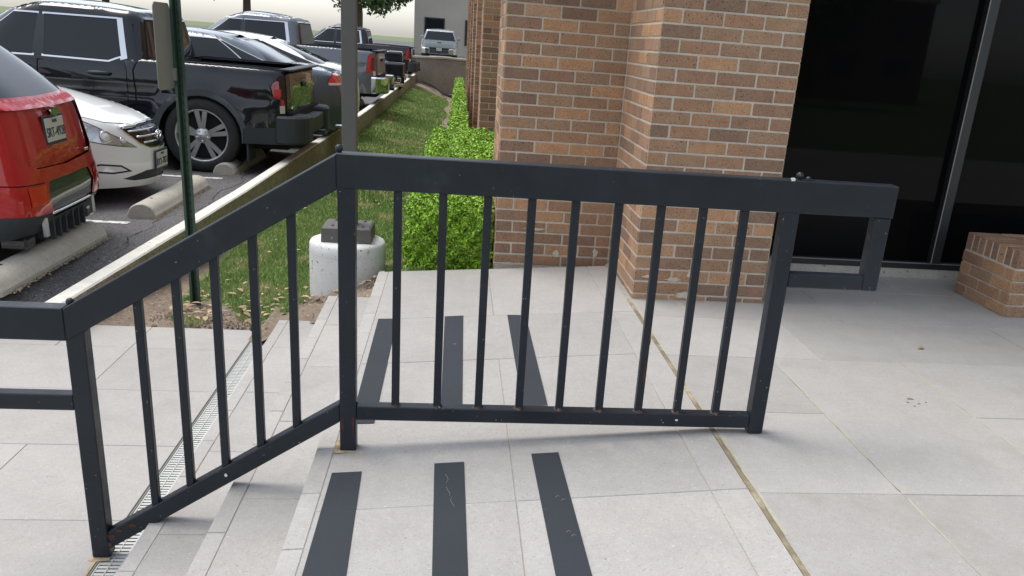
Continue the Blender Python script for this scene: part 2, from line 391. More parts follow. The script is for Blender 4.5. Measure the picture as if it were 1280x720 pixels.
land.prism([(XE + .0, -.62), (9.5, -.62), (9.5, -.003), (XE + .0, -.003)], -3, 4.868, 'y')
landing = land.build('landing', m_grout); tag(landing, kind='structure')
for (ya, yb) in [(-3, -2.4), (-2.4, -1.24), (-1.24, -.08), (-.08, 1.0), (1.0, 2.157), (2.157, 3.325), (3.325, 3.918), (3.918, 4.81)]:
    k = 0
    xs = [-.369, .214, .805, .9215]
    if abs(ya - 3.325) < .01: xs = [-.369, .805, .9215]
    for xa, xb in zip(xs, xs[1:]):
        tile_mesh(xa, xb, ya, min(yb, 4.81), 0, parent=landing, zf=zl)
# nosing band of short tiles along the top step edge
def nosing(x0, x1, y0, y1, z, step, zf=None, parent=None, ph=0):
    y = y0 + ph
    while y < y1 - .01: tile_mesh(x0, x1, y, min(y1, y + step), z, gap=.0018, parent=parent, zf=zf); y += step
nosing(-.43, -.369, -3, 4.81, 0, .2925, zl, landing, .0)
# expansion joint
MB().prism([(.9215, -.02), (.9385, -.02), (.9385, -.0008), (.9215, -.0012)], -3, 4.13, 'y').build('expansion_joint', m_yellow, landing)
for (ya, yb, xs) in [(-3, -1.8, [.938, 1.41, 2.01, 2.62, 3.82, 5.02, 6.2, 7.4, 8.6, 9.5]), (-1.8, -.6, [.938, 1.41, 2.01, 2.9, 4.1, 5.3, 6.5, 7.7, 9.5]), (-.6, .96, [.938, 1.41, 2.62, 3.82, 5.02, 6.2, 7.4, 8.6, 9.5]),
                     (.96, 2.13, [.938, 1.41, 2.01, 3.2, 4.4, 5.6, 6.8, 8, 9.5]), (2.13, 2.72, [.938, 1.41]), (2.72, 3.30, [.938, 1.41]), (2.13, 3.30, [1.41, 2.016]),
                     (2.13, 2.715, [2.016, 3.2, 4.4, 5.6, 6.8, 8, 9.5]), (2.715, 3.30, [2.016, 2.8, 4.0, 5.2, 6.4, 7.6, 8.8, 9.5]),
                     (3.30, 3.85, [.938, 1.65, 2.80, 4.0, 5.2, 6.4, 7.6, 8.8, 9.5]), (3.85, 4.45, [.938, 2.01, 3.2, 4.4, 5.6, 6.8, 8, 9.5]), (4.45, 4.865, [1.66, 2.64, 3.84, 5.04, 6.2, 7.4, 9.5])]:
    for xa, xb in zip(xs, xs[1:]): tile_mesh(xa, xb, ya, yb, 0, parent=landing)
def residue(x, y0, y1, wd=.012, m=None):
    k = MB(); n = int((y1 - y0) / .06); t = k.bm; rows = []
    for i in range(n + 1):
        y = y0 + (y1 - y0) * i / n; a_ = wd * R.uniform(.2, 1); b_ = wd * R.uniform(.2, 1); z = zl(x) + .0012
        rows.append((t.verts.new((x - a_, y, z)), t.verts.new((x + b_, y, z)), t.verts.new((x + b_, y, z - .001)), t.verts.new((x - a_, y, z - .001))))
    for A_, B_ in zip(rows, rows[1:]):
        for j in range(4): t.faces.new((A_[j], A_[(j + 1) % 4], B_[(j + 1) % 4], B_[j]))
    bmesh.ops.recalc_face_normals(t, faces=t.faces); built(k, 'joint_residue', m_resid, landing)
residue(1.41, .9, 2.1, .006); residue(1.41, 2.15, 3.28, .006); residue(2.016, 2.2, 3.27, .008); residue(2.80, 3.32, 3.84, .006); residue(.945, 1.9, 2.5, .010); residue(2.01, 3.9, 4.2, .007); residue(.95, 3.5, 4.1, .012); residue(1.2, 3.9, 4.10, .03)
# two treads below the landing
st = MB(); st.box(-.706, -.42, -3, 4.73, -.62, -.240); st.box(-.976, -.70, -3, 4.67, -.62, -.378)
steps = st.build('steps', m_grout); tag(steps, kind='structure')
def tread(xn0, xn1, x1, y1, z):
    nosing(xn0, xn1, -3, y1, z, .2925, parent=steps, ph=0)
    y = -3.0 + .2
    while y < y1 - .01: tile_mesh(xn1, x1, y, min(y1, y + .585), z, parent=steps); y += .585
tread(-.71, -.652, -.431, 4.735, -.237); tread(-.98, -.926, -.711, 4.675, -.375)
def risers(x, z0, z1, y1, par):
    y = -3.0
    while y < y1 - .02:
        MB().box(x - .006, x + .004, y + .002, min(y1, y + .585) - .002, z0, z1).build('riser_tile', m_tile, par); y += .585
risers(-.432 + .006, -.235, -.140, 4.8, steps); risers(-.706, -.373, -.270, 4.73, steps); risers(-.976, LOW + .003, -.408, 4.67, steps)
# lower paving
lp = MB(); lp.box(-2.135, -1.16, -3, 4.865, -.60, LOW - .003); lp.box(-9.5, -1.885, -3, 4.655, -.60, LOW - .006); lp.box(-1.06, -.97, -3, 4.66, -.60, LOW - .006); lp.box(-1.17, -1.04, -3, 4.66, -.60, LOW - .05)
low = lp.build('lower_paving', m_grout); tag(low, kind='structure')
ys = [-3, -2.51, -1.92, -1.33, -.75, -.16, .42, 1.01, 1.59, 2.18, 2.765, 3.35, 3.935, 4.515, 4.865]
for i, (ya, yb) in enumerate(zip(ys, ys[1:])):
    odd = (i % 2 == 1) if i != 13 else True
    LX = [-9.5, -8.8, -7.6, -6.4, -5.2, -4.0, -2.8]
    xs = [-1.885, -1.748, -1.15] if i in (12, 13) else ([q_ - .25 for q_ in LX] + [-2.35, -1.15] if i % 2 else LX + [-1.748, -1.15])
    if i == 13:
        for xa, xb in zip(LX, LX[1:] + [-2.14]): tile_mesh(xa, xb, ya, 4.655, LOW, parent=low)
        xs = [-2.14, -1.748, -1.15]
    if i == 12: xs = LX + [-1.748, -1.15]
    for xa, xb in zip(xs, xs[1:]): tile_mesh(xa, xb, ya, yb, LOW, parent=low)
    tile_mesh(-1.05, -.984, ya, min(yb, 4.66), LOW, parent=low) if ya < 4.6 else None

# ------------------------------------------------------------------ trench drain
dr = empty('trench_drain', (-1.1, 2, LOW), **dict(label='slotted steel trench drain at the foot of the steps', cat='drain'))
fr = MB()
for x in (-1.146, -1.058): fr.box(x, x + .006, -3, 4.66, LOW - .04, LOW + .001)
built(fr, 'frame_rail', m_drainf, dr)
q = []
gm = MB(); gm.box(-1.1015, -1.0985, -3, 4.66, LOW - .02, LOW - .002); gm.box(-1.139, -1.134, -3, 4.66, LOW - .02, LOW - .002); gm.box(-1.066, -1.060, -3, 4.66, LOW - .02, LOW - .002)
built(gm, 'grate_edge', m_drain, dr)
sv = []; sf = []
y = 1.0
while y < 4.66:
    for xa, xb in ((-1.134, -1.1015), (-1.0985, -1.066)):
        i = len(sv); zt = LOW - .004
        sv += [(xa, y, zt), (xb, y, zt), (xb, y + .013, zt), (xa, y + .013, zt), (xa, y, zt - .015), (xb, y, zt - .015)]
        sf += [(i, i + 1, i + 2, i + 3), (i, i + 4, i + 5, i + 1)]
    y += .02
o = pymesh('grate_bars', sv, sf, m_drain); P(o, dr); o['kind'] = 'stuff'
built(MB().box(-1.139, -1.06, -3, 4.66, LOW - .055, LOW - .045), 'channel', m_black, dr)
# ------------------------------------------------------------------ grip strips
def gstrip(poly, label):
    m = MB(); t = m.bm; n = 12
    (ax, ay), (bx, by), (cx, cy), (dx, dy) = poly
    lo = []; hi = []
    for i in range(n + 1):
        s_ = i / n
        for j in (0, 1):
            x = (ax + (dx - ax) * s_) * (1 - j) + (bx + (cx - bx) * s_) * j; y = (ay + (dy - ay) * s_) * (1 - j) + (by + (cy - by) * s_) * j
            hi.append(t.verts.new((x, y, zl(x) + .0028))); lo.append(t.verts.new((x, y, zl(x) + .0004)))
    for i in range(n):
        a_, b_, c_, d_ = 2 * i, 2 * i + 1, 2 * i + 3, 2 * i + 2
        t.faces.new((hi[a_], hi[b_], hi[c_], hi[d_])); t.faces.new((lo[a_], hi[a_], hi[d_], lo[d_])); t.faces.new((lo[b_], hi[b_], hi[c_], lo[c_]))
    t.faces.new((lo[0], lo[1], hi[1], hi[0])); t.faces.new((lo[2 * n], lo[2 * n + 1], hi[2 * n + 1], hi[2 * n]))
    bmesh.ops.recalc_face_normals(t, faces=t.faces)
    tag(m.build('grip_strip', m_strip), label, 'anti-slip strip', 'dark anti-slip strips on the landing')
gstrip([(-.352, 1.2), (-.216, 1.2), (-.262, 2.381), (-.354, 2.381)], 'dark grip strip nearest the steps, on this side of the railing')
gstrip([(-.012, 1.2), (.076, 1.2), (.060, 2.411), (-.035, 2.410)], 'dark grip strip on this side of the railing between two others, with faint scratches')
gstrip([(.298, 1.2), (.392, 1.2), (.371, 2.445), (.281, 2.444)], 'dark grip strip on this side of the railing, nearest the expansion joint')
gstrip([(-.340, 2.738), (-.257, 2.734), (-.258, 3.913), (-.350, 3.919)], 'dark grip strip beyond the railing, against the step edge')
gstrip([(-.024, 2.765), (.055, 2.770), (.063, 3.927), (-.028, 3.923)], 'dark grip strip beyond the railing, in line with the shrub')
gstrip([(.279, 2.79), (.373, 2.795), (.370, 3.900), (.280, 3.917)], 'dark grip strip beyond the railing, nearest the brick pier')
m_scr = mat('scuff', (.16, .165, .17), .9)
_st = [o for o in bpy.data.objects if o.name.startswith('grip_strip')]
for k_, (px, py) in enumerate([(.005, 2.28), (.012, 2.20), (.025, 2.14)]):
    kk = MB(); pts_ = [(px + .006 * math.sin(i * 1.3 + k_), py + .018 * i, zl(px) + .0031) for i in range(4)]; kk.tube(pts_, .0009, 4); built(kk, 'scratch', m_scr, _st[1])
for k_, (px, py) in enumerate([(.33, 2.16), (.345, 2.14), (.352, 1.95), (.34, 1.97)]):
    kk = MB(); kk.tube([(px, py, zl(px) + .0032), (px + .007, py + .009, zl(px) + .0032), (px + .014, py + .004, zl(px) + .0032)], .0012, 4); built(kk, 'scratch', m_scr, _st[2])
# ------------------------------------------------------------------ railing
m_weld = mat('rusty_weld', (.030, .026, .026), .7, stain=(60, .50, .60, (.13, .06, .03)), speck=(90, .68, (.30, .28, .25)))
rail = empty('handrail', (-.32, 2.555, -.09), label='black painted steel handrail running across the landing and down the steps', cat='railing')
YF = 2.53; PW = .05
def rb(n, x0, x1, z0, z1, y0=YF, y1=YF + PW, bev=.003, m=m_steel): return built(MB().box(x0, x1, y0, y1, z0, z1, bev), n, m, rail)
rb('post', -.349, -.297, -.093, .79); rb('post', 1.046, 1.098, .003, .79); rb('post', -1.168, -1.112, LOW + .003, .30)
YR = YF - .003
rb('top_rail', -.352, 1.413, .783, .887, YR, YR + .056)
rb('bottom_rail', -.297, 1.046, .020, .069, YF + .004, YF + .048)
def sloped(n, x0, z0, x1, z1, th, y0, y1, bev=.003):
    t = MB(); t.prism([(x0, z0), (x1, z1), (x1, z1 + th), (x0, z0 + th)], y0, y1, 'y', bev=bev); return built(t, n, m_steel, rail)
sloped('sloping_rail', -1.165, .267, -.350, .779, .106, YR + .0005, YR + .0555)
sloped('sloping_bottom_rail', -1.112, -.478, -.349, .012, .067, YF + .003, YF + .047)
rb('extension_rail', -1.53, -1.1655, .268, .374, YR + .001, YR + .055)
rb('extension_lower_rail', -1.48, -1.168, .032, .086, YF + .003, YF + .047)
rb('extension_end', -1.53, -1.48, .030, .268, YF + .001, YF + .049)
rb('extension_lower_rail', 1.098, 1.358, .536, .584, YF + .003, YF + .047)
rb('extension_end', 1.358, 1.410, .536, .783, YF + .001, YF + .049)
bm_ = MB().box(-.0125, .0125, 0, .025, 0, 1, .0025).build('baluster', m_steel); bme = bm_.data
bpy.data.objects.remove(bm_)
def bal(x, z0, z1):
    o = bpy.data.objects.new('baluster', bme); COL.objects.link(o); o.scale = (1, 1, z1 - z0); o.location = (x, YF + .0125, z0); P(o, rail)
    w = MB(); w.lathe([(.021, 0), (.017, .004), (.013, .009)], 12, 'z', (x, YF + .025, z0 - (.001 if z0 > 0 else .012))); o2 = w.build('weld', m_weld); P(o2, rail)
for i in range(9): bal(-.171 + .1369 * i, .068, .79)
for i in range(5):
    x = -.955 + .1163 * i; s_ = (x + .35) * .632
    bal(x, .012 + .067 + (x + .349) * .642 - .006, .785 + (x + .35) * .628)
for x, z in ((-.345, .892), (-1.150, .383), (1.085, .894)):
    k = MB(); k.lathe([(0, .012), (.006, .011), (.0105, .006), (.012, 0), (.0105, -.006), (.008, -.009)], 14, 'z', (x, YF + .02, z + .006)); k.lathe([(.007, -.02), (.007, .0)], 8, 'z', (x, YF + .02, z))
    built(k, 'bolt_head', m_steel, rail)
k = MB(); k.lathe([(0, .008), (.007, .006), (.009, 0)], 10, 'z', (1.115, YF + .02, .892)); built(k, 'bolt_head', m_steel, rail)
# rust at the feet, paint flecks
def blob(n, cx, cz, rx, rz, y, m, seed, par=rail, th=.0012):
    rr = random.Random(seed); pts = []
    for i in range(16):
        a = 2 * math.pi * i / 16; q = rr.uniform(.65, 1.1); pts.append((cx + rx * q * math.cos(a), cz + rz * q * math.sin(a)))
    t = MB(); t.prism(pts, y - th, y + .001, 'y'); return built(t, n, m, par)
for (cx, cz, rx, rz, s_) in [(-1.10, -.43, .022, .012, 1), (-1.075, -.405, .016, .008, 2), (-1.03, -.385, .022, .010, 3), (-1.11, -.46, .018, .014, 4)]:
    blob('rust_patch', cx, cz, rx * .7, rz, YF - .0005 if cx < -1.112 else YF + .0025, m_rust, s_)
blob('rust_patch', .655, .22, .006, .05, YF + .012, m_rust, 9); blob('rust_patch', .660, .33, .004, .02, YF + .012, m_rust, 10); blob('rust_patch', -.306, -.0, .004, .045, YF - .0005, m_rust, 11); blob('rust_patch', -.34, .01, .004, .03, YF - .0005, m_rust, 12)
blob('paint_chip', 1.055, .890, .008, .006, YR - .0005, m_white, 20); blob('paint_chip', .785, .046, .006, .004, YF + .004, m_white, 21); blob('paint_chip', -.72, -.19, .005, .007, YF + .003, m_white, 22)
def puddle(n, pts, z, m, par, th=.0015):
    t = MB(); t.prism(pts, z, z + th, 'z'); return built(t, n, m, par)
puddle('rust_stain', [(-.368, 2.515), (-.352, 2.512), (-.33, 2.518), (-.30, 2.514), (-.289, 2.524), (-.296, 2.532), (-.350, 2.534), (-.356, 2.60), (-.363, 2.66), (-.367, 2.60), (-.372, 2.55)], zl(-.34) + .0015, m_rustst, landing)
puddle('rust_stain', [(-1.178, 2.518), (-1.16, 2.508), (-1.13, 2.512), (-1.11, 2.516), (-1.112, 2.532), (-1.174, 2.532)], LOW + .001, m_rustst, low)
puddle('rust_stain', [(-1.160, 1.9), (-1.148, 1.9), (-1.148, 2.51), (-1.156, 2.51), (-1.162, 2.2)], LOW + .001, m_rustst, low)

# ------------------------------------------------------------------ brick work
BL, BH, JT = .2032, .0672, .0095
_bc = {}
def brick_me(L_, D_, H_):
    k = (round(L_, 3), round(D_, 3), round(H_, 3))
    if k not in _bc:
        t = MB(); t.box(-L_ / 2, L_ / 2, -D_ / 2, D_ / 2, -H_ / 2, H_ / 2, .0028); me = bpy.data.meshes.new('brick'); t.bm.to_mesh(me); t.bm.free(); me.materials.append(m_brick); _bc[k] = me
    return _bc[k]
stuffv = {}
def put_brick(par, cx, cy, cz, L_, D_, H_, rz, solo):
    if L_ < .03: return
    if solo:
        o = bpy.data.objects.new('brick', brick_me(L_ - JT, D_, H_ - JT)); COL.objects.link(o)
        o.location = (cx + R.uniform(-.0008, .0008), cy + R.uniform(-.0012, .0012), cz + R.uniform(-.0006, .0006)); o.rotation_euler = (R.uniform(-.002, .002), 0, rz + R.uniform(-.003, .003)); P(o, par)
    else:
        v, fcs, tn = stuffv.setdefault(par.name, ([], [], [])); i = len(v); ca, sa = math.cos(rz), math.sin(rz); hl = (L_ - JT) / 2; hd = D_ / 2; hh = (H_ - JT) / 2
        for (a, b, c) in ((-1, -1, -1), (1, -1, -1), (1, 1, -1), (-1, 1, -1), (-1, -1, 1), (1, -1, 1), (1, 1, 1), (-1, 1, 1)):
            x, y = a * hl, b * hd; v.append((cx + x * ca - y * sa, cy + x * sa + y * ca, cz + c * hh))
        tq = R.uniform(-1, 1)
        for q in ((0, 1, 5, 4), (1, 2, 6, 5), (2, 3, 7, 6), (3, 0, 4, 7), (4, 5, 6, 7)): fcs.append(tuple(i + k for k in q)); tn.append(tq)
def face(par, x0, y0, dx, dy, L_, z0, z1, half_even, solo_z, zbase=.031, D_=.06):
    """bricks along a face starting at (x0,y0) running (dx,dy); the brick sits behind the face line"""
    rz = math.atan2(dy, dx); nx, ny = -dy, dx      # inward side is to the left of the direction
    k = math.floor((z0 - zbase) / BH)
    while zbase + k * BH < z1:
        a = max(z0, zbase + k * BH); b = zbase + (k + 1) * BH; H_ = b - a; s_ = 0.0; first = True
        if H_ > .022:
            while s_ < L_ - .01:
                l_ = BL / 2 if (first and ((k % 2 == 0) == half_even)) else BL
                first = False; l_ = min(l_, L_ - s_)
                if 0 < L_ - s_ - l_ < .05: l_ = L_ - s_
                c = s_ + l_ / 2
                put_brick(par, x0 + dx * c + nx * D_ / 2, y0 + dy * c + ny * D_ / 2, (a + b) / 2, l_, D_, H_, rz, solo_z[0] < (a + b) / 2 < solo_z[1])
                s_ += l_
        k += 1
bld = empty('office_building', (2, 4.9, 0), label='brown brick office building with stepped piers and dark tinted storefront glass', cat='building')
ZT = 3.4
core = MB()
e_ = .0035
# mortar cores (faces recessed behind the bricks)
core.box(.945 + e_, 1.665 - e_, 4.13 + e_, 5.2, -.15, ZT)                     # front pier
core.box(.245 + e_, 1.2, 4.87 + e_, 5.60, -.6, ZT)                        # wall beside the shrub
core.box(.93, 1.6, 5.3, 34, -.9, ZT)
pil = [(9.75, .75), (13.5, .75), (17.5, .75), (22., .75), (27., .75), (31.5, .75)]
for yp, dp in pil: core.box(.245 + e_, 1.0, yp + e_, yp + dp - e_, -.9, ZT)
core.box(1.6, 9.5, 4.90, 5.2, 2.62, ZT)
built(core, 'wall', m_mortar, bld)
face(bld, .945, 4.13, 1, 0, .72, .0, ZT, True, (0, 1.5))                    # pier front
face(bld, .945, 4.87, 0, -1, .74, zl(.94), ZT, False, (0, 1.45))       # pier side towards the steps
face(bld, .245, 4.87, 1, 0, .70, -.035, ZT, True, (-.1, 1.4))      # wall front
face(bld, .245, 5.6, 0, -1, .73, -.15, ZT, False, (9, 9))
for i, (yp, dp) in enumerate(pil):
    face(bld, .245, yp, 1, 0, .69, -.5, ZT, False, (.25, 1.12) if i == 0 else (9, 9))
    face(bld, .245, yp + dp, 0, -1, dp, -.5, ZT, True, (9, 9))
yy = 5.6
for yp, dp in pil + [(34, 0)]:
    face(bld, .925, yp, 0, -1, yp - yy, -.5, ZT, True, (9, 9)); yy = yp + dp
face(bld, 1.665, 4.13, 0, 1, .74, 0, ZT, False, (9, 9))
face(bld, 1.6, 4.895, 1, 0, 7.9, 2.65, ZT, False, (9, 9))
# mortar smears low on the pier
for (cx, cz, rx, rz, y, s_) in [(1.16, .115, .05, .012, 4.128, 31), (1.02, .125, .03, .010, 4.128, 32), (1.24, .03, .07, .020, 4.128, 33), (1.245, .15, .016, .03, 4.128, 34), (.62, .04, .02, .03, 4.868, 35), (.48, .19, .07, .008, 4.868, 36), (.35, -.03, .10, .010, 4.868, 37), (.86, .06, .02, .03, 4.868, 38)]:
    t = MB(); rr = random.Random(s_); pts = [(cx + rx * rr.uniform(.5, 1.15) * math.cos(2 * math.pi * i / 18), cz + rz * rr.uniform(.5, 1.15) * math.sin(2 * math.pi * i / 18)) for i in range(18)]
    t.prism(pts, y - .001, y + .012, 'y'); built(t, 'mortar_smear', m_mortar, bld)
# storefront
sf_ = MB(); sf_.box(1.665, 9.5, 4.845, 4.93, 0.001, .062); built(sf_, 'sill_block', m_conc, bld)
win = built(MB().box(1.67, 9.5, 4.84, 4.90, .063, .108, .002), 'storefront_frame', m_frame, bld)
def wp(mb, n, m): return built(mb, n, m, win)
wp(MB().box(1.67, 9.5, 4.836, 4.842, .098, .104), 'frame_trim', m_frameh)
XM = [1.668, 3.005, 4.40, 5.80, 7.2, 8.6]
for x in XM: wp(MB().box(x, x + .062, 4.815, 4.905, .108, 2.56, .002), 'mullion', m_frame)
for x in XM[1:]: wp(MB().box(x - .004, x + .002, 4.812, 4.818, .108, 2.56), 'frame_trim', m_frameh)
wp(MB().box(1.668, 9.5, 4.815, 4.905, 2.56, 2.62, .002), 'header', m_frame)
for xa, xb in zip(XM, XM[1:] + [9.5]): wp(MB().box(xa + .062, xb, 4.868, 4.876, .105, 2.565), 'pane', m_glass)
built(MB().box(1.672, 1.735, 4.20, 4.80, .001, .235, .004), 'kick_block', m_wallc, bld)
cn = MB(); cn.box(1.7, 9.5, 3.6, 4.86, 3.28, 3.40); built(cn, 'added_shade_canopy', m_plaster, bld)  # unseen overhang, added to darken the paving towards the storefront
# ------------------------------------------------------------------ low brick planter
pl = empty('brick_planter', (3.5, 4.3, 0), label='low brown brick planter wall in front of the dark glass', cat='planter')
PX = 3.03; PY0 = 4.062; PY1 = 4.555
c_ = MB(); c_.box(PX + .0065, 6.2, PY0 + .0065, PY1 - .0065, 0.001, .366); built(c_, 'mortar_core', m_mortar, pl)
face(pl, PX, PY1, 0, -1, PY1 - PY0, 0.0, .26, True, (0, .3), .0, .06)
face(pl, PX, PY0, 1, 0, 3.17, 0.0, .26, False, (0, .3), .0, .06)
zz = .272; n = 8; st_ = (PY1 - PY0) / n
for j in range(n):
    for i in range(0, 15): put_brick(pl, PX + .1016 + i * BL, PY0 + st_ * (j + .5), zz + .052, BL, st_ - .008, .108, 0, i < 3)
# flush stuff bricks
for par, nm in ((bld, 'brickwork'), (pl, 'brickwork')):
    if par.name in stuffv:
        v, fcs, tn = stuffv[par.name]; o = pymesh(nm, v, fcs, m_brick, tint=tn); P(o, par); o['kind'] = 'stuff'

# ------------------------------------------------------------------ hedges
def leaves(n, N, fpos, size, m, par, bias=None):
    P_, Nn = fpos(N); rr = rg
    d1 = rr.normal(size=(N, 3)); d1 += Nn * .2; d1 -= (d1 * Nn).sum(1)[:, None] * Nn * .45; d1 /= np.linalg.norm(d1, axis=1)[:, None]
    d2 = np.cross(d1, Nn + rr.normal(size=(N, 3)) * .55); d2 /= np.linalg.norm(d2, axis=1)[:, None]
    L_ = size * rr.uniform(.6, 1.25, (N, 1)); W_ = L_ * .5
    V = np.stack([P_ - d1 * L_ * .5, P_ + d2 * W_ * .5, P_ + d1 * L_ * .5, P_ - d2 * W_ * .5], 1)
    return tri_mesh(n, V, 4, m, par, tint=rr.uniform(-1, 1, N))
def box_surf(x0, x1, y0, y1, z0f, z1f, deep=.05, lump=.025, wts=None, rad=.07):
    def fn(N):
        a = np.array([(x1 - x0) * (y1 - y0), (y1 - y0) * .4, (x1 - x0) * .4, (y1 - y0) * .15]) if wts is None else np.array(wts, float); a /= a.sum()
        ch = rg.choice(4, N, p=a); u = rg.random(N); v = rg.random(N); Pn = np.zeros((N, 3)); Nn = np.zeros((N, 3))
        X = x0 + u * (x1 - x0); Y = y0 + v * (y1 - y0)
        z1v = np.array([z1f(yy) for yy in Y]); z0v = np.array([z0f(yy) for yy in Y])
        top = ch == 0; lf = ch == 1; ft = ch == 2; rt = ch == 3
        Pn[:, 0] = X; Pn[:, 1] = Y; Pn[:, 2] = z1v; Nn[:, 2] = 1
        zz_ = z0v + rg.random(N) * (z1v - z0v)
        Pn[lf, 0] = x0; Pn[lf, 2] = zz_[lf]; Nn[lf] = (-1, 0, .2); Pn[rt, 0] = x1; Pn[rt, 2] = zz_[rt]; Nn[rt] = (1, 0, .2)
        z0a = z0f(y0); z1a = z1f(y0)
        Pn[ft, 1] = y0; Pn[ft, 2] = z0a + rg.random(ft.sum()) * (z1a - z0a); Nn[ft] = (0, -1, .25)
        # round the edges
        cx = np.clip(Pn[:, 0], x0 + rad, x1 - .04); cy = np.clip(Pn[:, 1], y0 + rad, y1 - .02); cz = np.minimum(Pn[:, 2], np.where(ft, z1a, z1v) - rad)
        C_ = np.stack([cx, cy, cz], 1); dv = Pn - C_; ln = np.linalg.norm(dv, axis=1); k = ln > 1e-4
        dv[k] /= ln[k][:, None]; Pn[k] = C_[k] + dv[k] * rad; Nn[k] = Nn[k] * .4 + dv[k]; Nn /= np.linalg.norm(Nn, axis=1)[:, None]
        lum = np.sin(Pn[:, 0] * 23 + Pn[:, 1] * 9) * np.sin(Pn[:, 2] * 19 + Pn[:, 0] * 5) * np.sin(Pn[:, 1] * 17) + .6 * np.sin(Pn[:, 0] * 57 + 1) * np.sin(Pn[:, 2] * 49 + Pn[:, 1] * 41)
        Pn += Nn * (lum * lump + (rg.random(N) ** .6 * -deep + .012) + np.where(rg.random(N) > .965, .035 * rg.random(N), 0))[:, None]
        return Pn, Nn
    return fn
h1 = empty('boxwood_shrub', (-.03, 5.1, -.1), label='clipped bright green box shrub between the landing and the brick wall', cat='shrub')
o = leaves('foliage', 62000, box_surf(-.285, .24, 4.93, 9.3, lambda y: -.13 if y < 5 else zlawn(-.2, y), lambda y: .30 + .004 * math.sin(y * 9), wts=[.52, .26, .20, .02], rad=.11, lump=.034), .026, m_leaf, None); P(o, h1)
o2 = leaves('foliage', 9000, box_surf(-.27, .235, 4.95, 5.6, lambda y: -.13, lambda y: .29, deep=.13, lump=.040, wts=[.22, .13, .63, .02], rad=.11), .032, m_leaf, None); P(o2, h1)
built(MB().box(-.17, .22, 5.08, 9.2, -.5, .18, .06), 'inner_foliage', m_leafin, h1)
o3 = leaves('foliage', 26000, box_surf(.05, .62, 5.66, 9.45, lambda y: -.3, lambda y: .30, wts=[.8, .02, .06, .12], rad=.05, lump=.03), .030, m_leaf, None); P(o3, h1)
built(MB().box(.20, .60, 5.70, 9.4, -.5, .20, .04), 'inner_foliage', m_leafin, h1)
tw = MB()
for i in range(14):
    x = R.uniform(-.2, .15); tw.tube([(x, 5.02, -.14), (x + R.uniform(-.05, .05), 5.0, 0.0), (x + R.uniform(-.1, .1), 4.97, .12)], .004, 5)
built(tw, 'stems', m_twig, h1)
h2 = empty('long_hedge', (.08, 12, -.4), label='narrow bright green hedge running along the building towards the far wall', cat='hedge')
def zh(y): return .30 - max(0, y - 9.3) * .010
o = leaves('foliage', 42000, box_surf(-.10, .145, 9.3, 26.0, lambda y: zlawn(-.2, y), zh, deep=.04, wts=[.62, .30, .03, .05], rad=.03, lump=.012), .040, m_leaf, None); P(o, h2)
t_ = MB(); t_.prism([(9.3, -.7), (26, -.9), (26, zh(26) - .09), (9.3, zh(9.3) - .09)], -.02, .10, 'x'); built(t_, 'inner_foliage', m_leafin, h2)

# ------------------------------------------------------------------ lamp post
lp_ = empty('lamp_post', (-.655, 5.2, -.3), label='square bronze light pole on a round white painted concrete base', cat='lamp post')
k = MB(); k.lathe([(0, -.003), (.19, -.002), (.222, -.008), (.232, -.022), (.2335, -.06), (.2345, -.2), (.236, -.45)], 56, 'z', (-.655, 5.2, 0)); built(k, 'concrete_base', m_whitec, lp_)
k = MB(); k.lathe([(.2350, -.068), (.2360, -.071), (.2350, -.074)], 56, 'z', (-.655, 5.2, 0)); built(k, 'form_line', m_whitec, lp_)
k = MB(); t = k.bm
def fr_(x0, x1, y0, y1, z): return [t.verts.new(p) for p in ((x0, y0, z), (x1, y0, z), (x1, y1, z), (x0, y1, z))]
A_ = fr_(-.800, -.500, 5.075, 5.345, .0); B_ = fr_(-.797, -.503, 5.078, 5.342, .085); C_ = fr_(-.785, -.515, 5.09, 5.33, .092)
for a, b in ((A_, B_), (B_, C_)):
    for i in range(4): t.faces.new((a[i], a[(i + 1) % 4], b[(i + 1) % 4], b[i]))
t.faces.new(C_)
built(k, 'base_cover', m_cover, lp_)
k = MB()
for sx in (-1, 1):
    for sy in (-1, 1): k.lathe([(0, .010), (.008, .009), (.010, 0)], 8, 'z', (-.648 + sx * .09, 5.21 + sy * .08, .092))
built(k, 'cover_screws', m_cover, lp_)
built(MB().box(-.682, -.597, 5.165, 5.25, .09, 5.2, .006, seg=2), 'pole', m_pole, lp_)
k = MB(); k.box(-1.25, -.55, 5.05, 5.37, 5.2, 5.32, .02); built(k, 'lamp_head', m_pole, lp_)
# ------------------------------------------------------------------ green sign post
sp = empty('sign_post', (-1.62, 5.29, -.49), label='green steel channel post with a grey sign seen from behind', cat='sign post')
k = MB(); k.prism([(-1.648, 5.262), (-1.634, 5.262), (-1.628, 5.30), (-1.606, 5.30), (-1.600, 5.262), (-1.585, 5.262), (-1.585, 5.268), (-1.595, 5.268), (-1.601, 5.307), (-1.633, 5.307), (-1.639, 5.268), (-1.648, 5.268)], -.55, 1.75, 'z')
built(k, 'post', m_green, sp)
k = MB()
for i in range(44): k.lathe([(0, -.0006), (.0045, -.0006)], 8, 'y', (-1.617, 5.2985, -.4 + i * .05))
built(k, 'bolt_holes', m_black, sp)
pts = []; y0, y1, z0, z1, rr_ = 4.99, 5.262, .835, 1.30, .035
for cy, cz, a0 in ((y1 - rr_, z1 - rr_, 0), (y0 + rr_, z1 - rr_, 90), (y0 + rr_, z0 + rr_, 180), (y1 - rr_, z0 + rr_, 270)):
    for i in range(6): a = math.radians(a0 + 18 * i); pts.append((cy + rr_ * math.cos(a), cz + rr_ * math.sin(a)))
k = MB(); k.prism(pts, -1.652, -1.648, 'x'); built(k, 'sign_plate', m_signback, sp)
